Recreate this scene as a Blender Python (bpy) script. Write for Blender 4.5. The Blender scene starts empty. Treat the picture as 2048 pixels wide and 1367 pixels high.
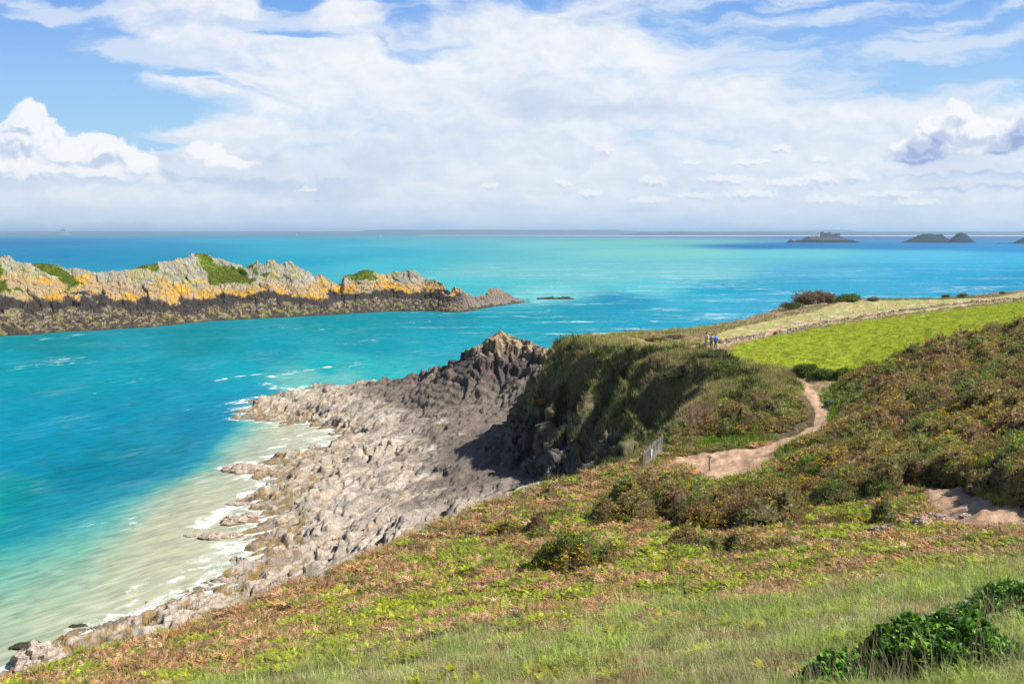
import bpy, math, random
import numpy as np
R = math.radians
S = bpy.context.scene
C = S.collection
rng = np.random.default_rng(7)
random.seed(7)
# ---------------------------------------------------------------- camera
H = 40.0; F = 1800.0; PITCH = math.atan(217.5 / F)
cd = bpy.data.cameras.new('camera'); cam = bpy.data.objects.new('camera', cd); C.objects.link(cam)
cam.location = (0, 0, H); cam.rotation_euler = (math.pi/2 - PITCH, 0, 0)
cd.sensor_width = 36; cd.lens = 36 * F / 2048; cd.clip_start = 0.1; cd.clip_end = 120000
S.camera = cam
def ray(px, py):
    v = (683.5 - py) / F; u = (px - 1024) / F
    Y = math.cos(PITCH) + v * math.sin(PITCH); Z = -math.sin(PITCH) + v * math.cos(PITCH)
    return u / Y, Z / Y
def wd(px, py, d):
    a, b = ray(px, py); return (float(a * d), float(d), float(H + b * d))
def wz(px, py, z=0.0):
    a, b = ray(px, py); d = (z - H) / b; return (a * d, d, z)
# ---------------------------------------------------------------- view, world, sun
S.view_settings.view_transform = 'Standard'; S.view_settings.look = 'None'
S.view_settings.exposure = 0.72; S.view_settings.gamma = 1
SUN_EL = R(47); SUN_AZ = R(107)       # clockwise from +Y (the viewing direction): from the right, slightly behind
sl = bpy.data.lights.new('sun', 'SUN'); sl.energy = 4.95; sl.angle = R(0.5); sl.color = (1.0, 0.95, 0.87)
so = bpy.data.objects.new('sun', sl); C.objects.link(so)
so.rotation_euler = (math.pi/2 - SUN_EL, 0, math.pi - SUN_AZ)

class N:                                # small helper for shader maths
    def __init__(s, tree): s.t = tree; s.n = tree.nodes; s.l = tree.links
    def new(s, t, **k):
        o = s.n.new(t)
        for a, b in k.items(): setattr(o, a, b)
        return o
    def put(s, sock, v):
        if isinstance(v, (int, float)): sock.default_value = v
        elif isinstance(v, tuple): sock.default_value = v if len(v) == len(sock.default_value) else v + (1,)
        else: s.l.new(v, sock)
    def m(s, op, a, b=0.0, c=0.0, clamp=False):
        o = s.new('ShaderNodeMath', operation=op, use_clamp=clamp)
        s.put(o.inputs[0], a); s.put(o.inputs[1], b); s.put(o.inputs[2], c); return o.outputs[0]
    def ss(s, v, lo, hi, a=0.0, b=1.0):
        o = s.new('ShaderNodeMapRange', interpolation_type='SMOOTHSTEP')
        for i, x in enumerate((v, lo, hi, a, b)): s.put(o.inputs[i], x)
        return o.outputs[0]
    def lin(s, v, lo, hi, a=0.0, b=1.0):
        o = s.new('ShaderNodeMapRange')
        for i, x in enumerate((v, lo, hi, a, b)): s.put(o.inputs[i], x)
        return o.outputs[0]
    def mix(s, f, a, b, mode='MIX'):
        o = s.new('ShaderNodeMix', data_type='RGBA', blend_type=mode)
        s.put(o.inputs[0], f); s.put(o.inputs[6], a); s.put(o.inputs[7], b); return o.outputs[2]
    def xyz(s, x, y, z):
        o = s.new('ShaderNodeCombineXYZ'); s.put(o.inputs[0], x); s.put(o.inputs[1], y); s.put(o.inputs[2], z); return o.outputs[0]
    def noise(s, vec, scale, det=4, rough=0.5, dist=0.0, lac=2.0):
        o = s.new('ShaderNodeTexNoise'); s.put(o.inputs['Vector'], vec)
        s.put(o.inputs['Scale'], scale); s.put(o.inputs['Detail'], det); s.put(o.inputs['Roughness'], rough)
        s.put(o.inputs['Distortion'], dist); s.put(o.inputs['Lacunarity'], lac); return o.outputs[0]

w = bpy.data.worlds.new('World'); S.world = w; w.use_nodes = True
n = N(w.node_tree); n.n.clear()
sky = n.new('ShaderNodeTexSky', sky_type='NISHITA', sun_disc=False)
sky.sun_elevation = SUN_EL; sky.sun_rotation = SUN_AZ; sky.altitude = 40; sky.air_density = 1.0; sky.dust_density = 0.6; sky.ozone_density = 1.6
bg = n.new('ShaderNodeBackground'); n.l.new(sky.outputs[0], bg.inputs[0]); bg.inputs[1].default_value = 0.068
wo = n.new('ShaderNodeOutputWorld'); n.l.new(bg.outputs[0], wo.inputs[0])
S.cycles.max_bounces = 6; S.cycles.diffuse_bounces = 3; S.cycles.glossy_bounces = 2; S.cycles.transmission_bounces = 2; S.cycles.volume_bounces = 0
S.cycles.use_adaptive_sampling = True; S.cycles.adaptive_threshold = 0.012; S.cycles.use_denoising = True; S.cycles.sample_clamp_indirect = 4.0
# ---------------------------------------------------------------- numpy noise
_p = rng.permutation(256); _p = np.concatenate([_p, _p, _p])
_a = rng.random(256) * 2 * np.pi; _gx, _gy = np.cos(_a).astype(np.float32), np.sin(_a).astype(np.float32)
_g3 = rng.normal(size=(256, 3)); _g3 /= np.linalg.norm(_g3, axis=1)[:, None]; _g3 = _g3.astype(np.float32)
def perlin(x, y, seed=0):
    xi = np.floor(x).astype(np.int32); yi = np.floor(y).astype(np.int32); xf = x - xi; yf = y - yi
    xi = (xi + seed * 37) & 255; yi = (yi + seed * 91) & 255
    u = xf*xf*xf*(xf*(xf*6-15)+10); v = yf*yf*yf*(yf*(yf*6-15)+10)
    def g(a, b, dx, dy):
        k = _p[_p[a & 255] + (b & 255)]; return _gx[k]*dx + _gy[k]*dy
    a = g(xi, yi, xf, yf); b = g(xi+1, yi, xf-1, yf); c = g(xi, yi+1, xf, yf-1); d = g(xi+1, yi+1, xf-1, yf-1)
    return (a + u*(b-a) + v*((c + u*(d-c)) - (a + u*(b-a)))) * 1.4
def fbm(x, y, o=4, seed=0, gain=0.5):
    r = 0; a = 1
    for i in range(o): r = r + a * perlin(x * 2**i, y * 2**i, seed + i); a *= gain
    return r
def perlin3(x, y, z, seed=0):
    q = [np.floor(t).astype(np.int32) for t in (x, y, z)]; f = [t - i for t, i in zip((x, y, z), q)]
    s = [t*t*t*(t*(t*6-15)+10) for t in f]; r = 0
    for i in (0, 1):
        for j in (0, 1):
            for k in (0, 1):
                h = _p[_p[_p[(q[0]+i+seed*31) & 255] + ((q[1]+j) & 255)] + ((q[2]+k) & 255)]
                d = _g3[h, 0]*(f[0]-i) + _g3[h, 1]*(f[1]-j) + _g3[h, 2]*(f[2]-k)
                r = r + d * (s[0] if i else 1-s[0]) * (s[1] if j else 1-s[1]) * (s[2] if k else 1-s[2])
    return r * 1.5
def fbm3(x, y, z, o=3, seed=0):
    r = 0; a = 1
    for i in range(o): r = r + a * perlin3(x*2**i, y*2**i, z*2**i, seed+i); a *= 0.5
    return r
_r1, _r2, _r3 = rng.random((3, 256)).astype(np.float32)
def voro(x, y, seed=0, jit=0.9):        # F1, F2 and three random numbers of the nearest cell, and the offset to its centre
    xi = np.floor(x).astype(np.int32); yi = np.floor(y).astype(np.int32)
    f1 = np.full(x.shape, 9.0, np.float32); f2 = f1.copy(); k1 = np.zeros(x.shape, np.int32); ox = np.zeros(x.shape, np.float32); oy = ox.copy()
    for i in (-1, 0, 1):
        for j in (-1, 0, 1):
            a = xi + i; b = yi + j; k = _p[_p[(a + seed*17) & 255] + ((b + seed*53) & 255)]
            dx = a + 0.5 + jit*(_r1[k]-0.5) - x; dy = b + 0.5 + jit*(_r2[k]-0.5) - y; d = np.sqrt(dx*dx + dy*dy)
            nw = d < f1; f2 = np.where(nw, f1, np.minimum(f2, d)); f1 = np.where(nw, d, f1)
            k1 = np.where(nw, k, k1); ox = np.where(nw, dx, ox); oy = np.where(nw, dy, oy)
    return f1, f2, k1, ox, oy
def sstep(v, a, b): t = np.clip((v-a)/(b-a), 0, 1); return t*t*(3-2*t)
def lerp(a, b, t): return a + (b-a)*t
def cmix(a, b, t): return a + (np.asarray(b) - a) * t[..., None]
class RBF:
    def __init__(s, P, lam=0.0):
        P = np.array(P, float); s.c = P[:, :2]; nn = len(P)
        A = np.zeros((nn+3, nn+3)); A[:nn, :nn] = s.k(s.c[:, None], s.c[None]) + lam*np.eye(nn)
        A[:nn, nn] = 1; A[:nn, nn+1:] = s.c; A[nn:, :nn] = A[:nn, nn:].T
        s.w = [float(q) for q in np.linalg.solve(A, np.concatenate([P[:, 2], [0, 0, 0]]))]; s.c = [(float(p), float(q)) for p, q in s.c]
    def k(s, a, b): r = np.linalg.norm(a-b, axis=-1); return r
    def __call__(s, x, y):
        r = s.w[-3] + s.w[-2]*x + s.w[-1]*y
        for c, wt in zip(s.c, s.w): r = r + wt*np.sqrt((x-c[0])**2 + (y-c[1])**2 + 4.0)
        return r
def inpoly(x, y, poly):
    r = np.zeros(x.shape, bool); n_ = len(poly)
    for i in range(n_):
        x1, y1 = poly[i][:2]; x2, y2 = poly[(i+1) % n_][:2]
        if y1 == y2: continue
        c = ((y1 > y) != (y2 > y)) & (x < (x2-x1)*(y-y1)/(y2-y1) + x1); r ^= c
    return r
def dline(x, y, pts):
    d = np.full(x.shape, 1e9, np.float32)
    for (x1, y1), (x2, y2) in zip(pts[:-1], pts[1:]):
        x1, y1, x2, y2 = float(x1), float(y1), float(x2), float(y2)
        L = (x2-x1)**2 + (y2-y1)**2 + 1e-9; t = np.clip(((x-x1)*(x2-x1) + (y-y1)*(y2-y1))/L, 0, 1)
        d = np.minimum(d, (x-x1-t*(x2-x1))**2 + (y-y1-t*(y2-y1))**2)
    return np.sqrt(d)

# ---------------------------------------------------------------- object helpers
def tag(o, label=None, cat=None, group=None, kind=None):
    if label: o['label'] = label
    if cat: o['category'] = cat
    if group: o['group'] = group
    if kind: o['kind'] = kind
    return o
def npmesh(name, V, Fc, mat, parent=None, col=None, smooth=False, extra=None):
    V = np.ascontiguousarray(V, dtype=np.float32).reshape(-1, 3); Fc = np.ascontiguousarray(Fc, dtype=np.int32); k = Fc.shape[1]
    me = bpy.data.meshes.new(name); me.vertices.add(len(V)); me.vertices.foreach_set('co', V.ravel())
    me.loops.add(Fc.size); me.loops.foreach_set('vertex_index', Fc.ravel())
    me.polygons.add(len(Fc)); me.polygons.foreach_set('loop_start', np.arange(0, Fc.size, k, dtype=np.int32))
    if smooth: me.polygons.foreach_set('use_smooth', np.ones(len(Fc), bool))
    me.update(calc_edges=True)
    if not smooth: me.shade_flat()
    if col is not None:
        c = np.ones((len(V), 4), np.float32); c[:, :3] = np.clip(col, 0, 1); a = me.color_attributes.new('Col', 'FLOAT_COLOR', 'POINT'); a.data.foreach_set('color', c.ravel())
    for kx, arr in (extra or {}).items():
        a = me.attributes.new(kx, 'FLOAT', 'POINT'); a.data.foreach_set('value', np.ascontiguousarray(arr, dtype=np.float32).ravel())
    me.materials.append(mat)
    o = bpy.data.objects.new(name, me); C.objects.link(o)
    if parent: o.parent = parent
    return o
def empty(name, loc, rz=0.0):
    o = bpy.data.objects.new(name, None); o.empty_display_size = 0.3; C.objects.link(o); o.location = loc; o.rotation_euler = (0, 0, rz); return o
def mat_new(name):
    m = bpy.data.materials.new(name); m.use_nodes = True; k = N(m.node_tree); b = m.node_tree.nodes['Principled BSDF']; return m, k, b
def attr(k, name='Col'):
    a = k.new('ShaderNodeAttribute', attribute_name=name); return a
def pos(k): return k.new('ShaderNodeNewGeometry').outputs['Position']
def bump(k, b, h, strength, dist):
    o = k.new('ShaderNodeBump'); k.put(o.inputs['Strength'], strength); k.put(o.inputs['Distance'], dist); k.put(o.inputs['Height'], h); k.l.new(o.outputs[0], b.inputs['Normal'])

# rock: vertex colour (lichen, tide zones) times fine grain, cracks in the bump
def rock_mat(name, s=1.0, bd=0.12):
    m, k, b = mat_new(name); p = pos(k); g = k.noise(p, 1.7*s, 8, 0.65); g2 = k.noise(p, 7*s, 6, 0.7)
    v = k.new('ShaderNodeTexVoronoi', feature='DISTANCE_TO_EDGE'); k.put(v.inputs['Vector'], k.mix(0.12, p, k.xyz(g, g2, g))); k.put(v.inputs['Scale'], 0.9*s)
    cr = k.ss(v.outputs[0], 0.0, 0.05, 0.5, 1.0)
    f = k.m('MULTIPLY', k.lin(g, 0.3, 0.7, 0.62, 1.32), k.lin(g2, 0.3, 0.7, 0.72, 1.26)); f = k.m('MULTIPLY', f, k.m('MULTIPLY_ADD', cr, 0.35, 0.65))
    k.l.new(k.mix(1.0, attr(k).outputs['Color'], k.xyz(f, f, f), 'MULTIPLY'), b.inputs['Base Color']); b.inputs['Roughness'].default_value = 0.85
    b.inputs['Specular IOR Level'].default_value = 0.25
    bump(k, b, k.m('ADD', k.m('MULTIPLY', g, 1.4), k.m('ADD', k.m('MULTIPLY', g2, 0.5), k.m('MULTIPLY', cr, 0.5))), 1.0, bd)
    return m
def soil_mat(name, s=1.0):
    m, k, b = mat_new(name); p = pos(k); g = k.noise(p, 3.0*s, 8, 0.7); f = k.lin(g, 0.3, 0.7, 0.7, 1.3)
    k.l.new(k.mix(1.0, attr(k).outputs['Color'], k.xyz(f, f, f), 'MULTIPLY'), b.inputs['Base Color']); b.inputs['Roughness'].default_value = 0.95
    b.inputs['Specular IOR Level'].default_value = 0.1
    bump(k, b, g, 0.8, 0.08); return m
def leaf_mat(name, trans=0.35, rough=0.6, spec=0.15):
    m, k, b = mat_new(name); c = attr(k).outputs['Color']
    k.l.new(c, b.inputs['Base Color']); b.inputs['Roughness'].default_value = rough; b.inputs['Specular IOR Level'].default_value = spec
    t = k.new('ShaderNodeBsdfTranslucent'); k.l.new(c, t.inputs[0]); mx = k.new('ShaderNodeMixShader'); mx.inputs[0].default_value = trans
    k.l.new(b.outputs[0], mx.inputs[1]); k.l.new(t.outputs[0], mx.inputs[2]); k.l.new(mx.outputs[0], k.n['Material Output'].inputs[0]); return m
def plain(name, col, rough=0.7, var=0.25, s=20.0, metal=0.0, bd=0.004):
    m, k, b = mat_new(name); g = k.noise(pos(k), s, 5, 0.6); f = k.lin(g, 0.3, 0.7, 1-var, 1+var)
    k.l.new(k.mix(1.0, col, k.xyz(f, f, f), 'MULTIPLY'), b.inputs['Base Color']); b.inputs['Roughness'].default_value = rough; b.inputs['Metallic'].default_value = metal
    bump(k, b, g, 0.5, bd); return m
M_rock = rock_mat('shore_rock'); M_soil = soil_mat('soil'); M_leaf = leaf_mat('leaf')

# ---------------------------------------------------------------- mainland relief
P_pts = [(0, 0, 38.3), (-3, 4, 36.2), (8, 0, 39), (20, 10, 39), (-10, 10, 32.5), (40, 30, 39), (70, 60, 39)]
for px, py, d in [(2048,1367,5.6),(1700,1367,7.2),(1350,1367,9),(1024,1367,10.5),(700,1367,12.5),(450,1367,15),(180,1367,18),
    (1024,1250,16),(700,1250,21),(480,1230,26),(1300,1200,19),(1600,1200,17),(2048,1200,11),(1800,1100,23),(2048,1080,22),(1400,1100,28),
    (1100,1100,32),(850,1110,36),(660,1150,33),(1000,1030,45),(1200,1010,46),(1400,1010,48),(1600,1010,42),(1900,1020,32),(2048,1050,27),(1160,960,57),
    (1420,945,62),(1290,945,58),(1480,915,66),(1560,890,69),(1640,830,78),(1615,770,88),(1800,910,52),(2048,920,44),(2048,780,60),(1900,800,66),
    (1780,820,68),(1750,762,86),(1700,752,92),(1900,722,88),(2048,682,86),(2200,652,84),(1480,740,92),(1450,715,101),(1425,695,109),(1560,715,100),(1700,700,105),(1530,668,128),
    (1700,640,143),(1900,620,150),(2048,603,158),(2048,584,225),(1900,600,215),(1760,601,200),(1690,600,194),(1640,603,187),(1520,638,165),(1400,660,146),(1290,668,136),(1240,672,130),(1190,670,128),(2300,590,180)]:
    P_pts.append(wd(px, py, d))
Pf = RBF(P_pts, 0.0)
LIP = [(-26, -20), (-17, 5), (-11, 19), (-8.5, 27), (-6.5, 35), (-4, 42), (-1, 50), (4, 58), (9, 66), (13.5, 74), (17, 81), (21, 88), (23.5, 95), (21.5, 101), (18, 108),
       (15, 115), (11.5, 122), (9.5, 128), (8.5, 134), (10.5, 139), (16, 143), (26, 148), (36, 159), (46, 171), (56, 186), (63, 203), (84, 224), (118, 246), (200, 275)]
LAND = LIP + [(400, 275), (400, -60), (-26, -60)]
S_pts = [(-60, 40, -5), (-90, 90, -6), (-45, 60, -1.5), (-20, 40, 3), (-12, 50, 8), (-5, 60, 9), (4, 80, 11), (10, 95, 13), (6, 110, 9.5), (-25, 60, 1), (-30, 72, 1), (-120, 200, -8),
         (-60, 300, -8), (0, 300, -8), (20, 240, -6), (40, 200, -6), (12, 205, 0), (12, 190, 6), (60, 215, -6), (12, 165, 9), (22, 165, 2), (30, 162, -1), (100, 260, -6), (200, 300, -6), (150, 400, -8), (-150, 400, -8)]
for px, py, z in [(500,822,.0),(590,838,0),(690,857,0),(640,905,0),(570,925,0),(530,955,0),(530,1000,0),(580,1012,.0),(530,1045,0),(560,1100,0),(500,1165,0),(455,1195,0),(360,1215,.0),(225,1270,0),
    (60,1345,.2),(560,880,-1.2),(450,880,-2.5),(450,960,-1.6),(400,1000,-2),(430,1110,-.9),(300,1150,-2.5),(320,1180,-1.6),(150,1200,-3),(100,1270,-1.8),(450,800,-2.5),(400,700,-6),(600,775,-1.6),
    (640,862,-.8),(600,868,-1.2),(670,872,-.5),(690,868,.0),(560,905,-1),(610,890,-.9),(540,815,1.4),(640,803,3),(720,785,4.5),(800,768,6),(700,830,2.6),(850,800,5.5),(950,850,7),(780,870,3.6),(900,920,5.6),(700,950,2.4),(620,990,1.2),(800,1010,4),(720,1080,3),(880,1010,5.6),(960,960,7.2),(620,1130,1.8),(540,1190,1.6),
    (370,1245,1.6),(300,1285,2.6),(480,1215,3),(650,1050,2.0),(1000,900,7.8),(1040,880,9)]:
    S_pts.append(wz(px, py, z))
Sf = RBF(S_pts, 0.0)
CREST = [(wd(px, py, d)) for px, py, d in [(700,778,205),(780,760,203),(850,750,199),(900,727,193),(955,698,190),(980,677,189),(1000,662,189),(1012,666,189),(1055,686,186),(1105,699,180),(1150,706,165)]]
def cliffdist(x, y):
    ins = inpoly(x, y, LAND); d = dline(x, y, LIP); return np.where(ins, d, -d)
def relief(x, y):
    wv = fbm(x*0.07, y*0.07, 3, 3)
    d = cliffdist(x, y)
    rav = np.abs(perlin(x*0.15 + 3, y*0.15, 5)) * 6.5 + np.abs(perlin(x*0.4, y*0.4, 6))*1.6 + fbm(x*0.5, y*0.5, 3, 9)*0.8
    hd = sstep(y, 84, 96) * sstep(y, 150, 138)
    dd = d + (1.0 - rav) * sstep(d, 3.5, -3) * (0.35 + 0.65*hd)
    P = Pf(x, y)
    k = 1.10 + .50*sstep(y, 106, 120) + 0.8*sstep(y, 84, 60)
    o = np.maximum(0, -dd); r = 1.8
    land = P - k*(np.sqrt(o*o + r*r) - r)
    s = Sf(x, y)
    # peak ridge beyond the headland, steep towards the bay
    rz = np.full(x.shape, -50.0, np.float32)
    for (x1, y1, z1), (x2, y2, z2) in zip(CREST[:-1], CREST[1:]):
        L = (x2-x1)**2 + (y2-y1)**2; t = np.clip(((x-x1)*(x2-x1) + (y-y1)*(y2-y1))/L, 0, 1)
        cx = x1+t*(x2-x1); cy = y1+t*(y2-y1); cz = z1+t*(z2-z1); q = np.hypot(x-cx, y-cy)
        sl_ = np.where(y < cy, 0.72, 1.1); rz = np.maximum(rz, cz - sl_*q)
    s = np.maximum(s, rz)
    rockm = 1 - sstep(land - s, -0.6, 1.2)
    h = np.maximum(land, s)
    return h, d, rockm, s, wv
def rock_detail(x, y, s):
    # bedding that strikes away from the viewer, broken into blocks
    a = R(50); wx = x + 2.2*perlin(x*0.11, y*0.11, 21); wy = y + 2.2*perlin(x*0.11+9, y*0.11, 22)
    u = wx*math.cos(a) + wy*math.sin(a); v = -wx*math.sin(a) + wy*math.cos(a)
    f1, f2, k, ox, oy = voro(u*0.11, v*0.36, 1); e = f2-f1
    big = (_r3[k]-0.45)*1.3 + ox*(_r1[k]-0.4)*0.8 + oy*(_r2[k]-0.9)*1.7
    g1, g2, k2, qx, qy = voro(u*0.42, v*1.15, 2); e2 = g2-g1
    med = (_r3[k2]-0.5)*0.5 + qx*(_r1[k2]-0.5)*0.7 + qy*(_r2[k2]-0.8)*0.9
    sv = (v*0.42 + 0.7*perlin(u*0.10, v*0.10, 23) + .12*perlin(u*.6, v*.6, 24)) % 1.0; saw = sv - sstep(sv, .86, 1.0)*sv; sv2 = (v*1.5 + 0.9*perlin(u*0.2, v*0.3, 25)) % 1.0; saw = saw + .22*(sv2 - sstep(sv2, .8, 1)*sv2)
    rg = sstep(perlin(x*.06, y*.06, 26), -.25, .35); hgt = (0.55+.3*rg)*big + (.2+.35*rg)*med + 0.62*saw + 0.42*fbm(x*0.22, y*0.22, 4, 30) + .10*fbm(x*1.3, y*1.3, 3, 34) - 0.75*(.4+rg)*(1-sstep(e, 0, 0.08)) - 0.16*rg*(1-sstep(e2, 0, 0.10))
    return hgt, e, e2, k, k2
TX = np.linspace(-0.74, 0.74, 1300)
ry = [1.6]
while ry[-1] < 330:
    y_ = ry[-1]; ry.append(y_ + (0.016*y_ if y_ < 26 else 0.4 if y_ < 80 else 0.21 if y_ < 215 else 1.5))
RY = np.array(ry)
gx = (TX[None, :]*RY[:, None]).astype(np.float32); gy = np.repeat(RY[:, None], len(TX), 1).astype(np.float32)
hh, cdist, rockm, shelf, wv = relief(gx, gy)
rd, e1_, e2_, kc1, kc2 = rock_detail(gx, gy, shelf)
face = sstep(hh, 8.5, 11) * sstep(gy, 168, 176) * rockm          # the dark jointed face below the peak
f1, f2, kf, ox, oy = voro(gx*0.30+gy*0.1, gy*0.2, 6)
h1, h2, kh, hx_, hy_ = voro(gx*0.75+gy*.2, gy*.5, 16)
rd2 = (_r3[kf]-0.4)*2.0 + oy*1.6 + ox*1.2 - 0.8*(1-sstep(f2-f1, 0, .10)) + (_r3[kh]-.5)*1.3 + hx_*.8 - .4*(1-sstep(h2-h1, 0, .1))
cap_ = 1-.7*sstep(hh, 15.5, 18.5)*sstep(gy, 168, 176)
smo_ = .38 + .62*sstep(fbm(gx*.055+4, gy*.045, 3, 191) + .6*sstep(hh, 2.6, .8) + .5*face, -.12, .3)
amp = cap_ * rockm * 1.2 * smo_ * (0.6 + 0.85*sstep(hh, -1.0, 3.5)) * lerp(1.0, .5, face) * np.where(gy > 215, 0.6, 1)
ang_ = R(50); us_ = gx*math.cos(ang_)+gy*math.sin(ang_); vs_ = -gx*math.sin(ang_)+gy*math.cos(ang_)
hh = hh + rockm*sstep(hh, -2.2, -.4)*sstep(hh, 4.2, 1.5)*(1.15*fbm(us_*.07, vs_*.25, 3, 171) + .55*fbm(gx*.3, gy*.3, 3, 174) - .12)*sstep(gy, 60, 85)
hb_ = hh + 1.0*fbm(us_*.055, vs_*.17, 4, 181) + .18*fbm(gx*.5, gy*.5, 3, 185); tt_ = hb_/1.15; fr_ = tt_ - np.floor(tt_)
terr = 1.15*(np.floor(tt_) + .22*fr_ + .78*sstep(fr_, .0, .16)) - (hb_-hh) - .25
tw_ = .70*(.35+.65*smo_)*rockm*sstep(hh, -.8, .8)*sstep(hh, 13, 9); hh0 = hh; hh = np.where(tw_ > 0, lerp(hh, terr, tw_), hh)
hz = hh + (1-.45*tw_)*amp*lerp(rd, rd2*0.9 + rd*0.4, face) + (1-rockm)*(0.25*fbm(gx*0.5, gy*0.5, 4, 41) * sstep(gy, 8, 30) + .13*perlin(gx*1.1, gy*1.1, 47)*sstep(gy, 4, 8)*sstep(gy, 70, 50) + .12*np.abs(perlin(gx*1.7, gy*1.7, 48))*sstep(gy, 3, 6)*sstep(gy, 45, 30))
# rock face and crags on the steep flank
GX, GY, GZ = gx.copy(), gy.copy(), hz.copy()
def grad(Hm):
    dy = np.gradient(Hm, axis=0) / np.gradient(gy, axis=0); dt = np.gradient(Hm, axis=1) / (np.gradient(TX)[None, :]*gy)
    return dt, dy - dt*TX[None, :]
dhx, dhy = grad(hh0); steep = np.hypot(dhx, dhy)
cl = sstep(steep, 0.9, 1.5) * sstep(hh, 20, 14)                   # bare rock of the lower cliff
nd = fbm3(gx*0.35, gy*0.35, hz*0.35, 4, 50); blk = voro(gx*0.4+gy*0.3, hz*0.45, 8)
sw_ = (hz*.62 + gx*.1 + .5*nd) % 1.0
dpl = (1.0*(sw_-.5) + 1.2*nd + 1.0*(_r3[blk[2]]-0.5) - 0.5*(1-sstep(blk[1]-blk[0], 0, .12))) * np.maximum(cl, 0)
nn = np.sqrt(1 + dhx**2 + dhy**2)
GX -= dhx/nn*dpl; GY -= dhy/nn*dpl; GZ += dpl/nn
def hlook(x, y):
    x = np.asarray(x, float); y = np.asarray(y, float)
    c = (x/y - TX[0])/(TX[1]-TX[0]); r = np.interp(y, RY, np.arange(len(RY)))
    c = np.clip(c, 0, len(TX)-1.001); r = np.clip(r, 0, len(RY)-1.001); i = r.astype(int); j = c.astype(int); fr = r-i; fc = c-j
    return (hz[i, j]*(1-fc) + hz[i, j+1]*fc)*(1-fr) + (hz[i+1, j]*(1-fc) + hz[i+1, j+1]*fc)*fr
def hit(px, py, dmin=4.0, dmax=300.0):  # where a line of sight first meets the ground
    a, b = ray(px, py); d = np.linspace(dmin, dmax, 6000); z = H + b*d; g = hlook(a*d, d); i = int(np.argmax(z < g))
    if not (z < g).any(): m_ = d < 235; i = int(np.argmin(np.where(m_, z-g, 1e9)))
    return a*d[i], d[i]
def hp(pts, dmin=4.0): return [hit(px, py, dmin) for px, py in pts]
# ---------------------------------------------------------------- zones of the headland, as outlines on the ground
Z_meadow = hp([(1452,697),(1500,682),(1560,668),(1700,646),(1900,621),(2048,602),(2150,594),(2150,640),(2048,657),(1900,690),(1790,722),(1700,752),(1600,742),(1520,728),(1470,716)], 84)
Z_pale = hp([(1395,684),(1470,656),(1560,636),(1640,618),(1690,603),(1760,601),(1900,599),(2048,584),(2150,580),(2150,592),(2048,599),(1900,617),(1700,641),(1540,668),(1450,688)], 84)
Z_gorse = [hp(p) for p in ([(1552,915),(1595,878),(1655,845),(1670,800),(1660,772),(1720,757),(1790,722),(1900,690),(2048,655),(2300,630),(2300,1000),(2060,1030),(1930,978),(1820,975),(1760,1015),(1600,975),(1545,925)],
    [(1325,885),(1420,838),(1500,800),(1600,795),(1628,835),(1590,858),(1530,868),(1430,872),(1360,896)],
    [(1240,990),(1300,975),(1430,988),(1545,958),(1600,962),(1740,1005),(1800,1010),(1790,1060),(1600,1060),(1400,1065),(1200,1050),(1090,1010),(1160,985)])]
Z_sand = hp([(1345,920),(1362,912),(1400,904),(1450,901),(1520,893),(1560,878),(1600,866),(1640,852),(1642,862),(1592,880),(1548,905),(1540,924),(1500,948),(1440,960),(1410,955),(1380,938)])
Z_worn = hp([(1835,978),(1885,976),(1935,985),(1990,1010),(2050,1030),(2200,1060),(2200,1085),(2050,1066),(1960,1062),(1880,1058),(1855,1030)])
Z_tuss = hp([(1290,700),(1400,700),(1445,707),(1480,735),(1540,742),(1600,748),(1605,765),(1600,785),(1500,797),(1420,836),(1300,890)], 60)
Z_grass = hp([(430,1367),(560,1350),(700,1330),(850,1300),(1000,1262),(1200,1250),(1300,1215),(1450,1225),(1700,1185),(1900,1165),(2060,1140),(2600,1100),(2600,1367)]) + [(12, 0.5), (-12, 0.5)]
PATHS = [(hp([(1418,696),(1440,692),(1480,680),(1530,670),(1546,665)], 84), 1.1), (hp([(1546,667),(1560,655),(1600,647),(1700,632),(1760,624),(1900,610),(2048,594),(2200,584)], 84), 0.8),
         (hp([(1600,756),(1616,778),(1632,802),(1645,825),(1640,850),(1618,862)]), 0.52), (hp([(1222,668),(1250,674),(1290,684),(1312,690)], 84), 0.7),
         (hp([(1600,615),(1620,608),(1650,605),(1700,606)], 84), 1.2), (hp([(1195,669),(1215,667)], 84), 1.6), (hp([(1405,695),(1420,697),(1432,697)], 84), 1.9)]
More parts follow.
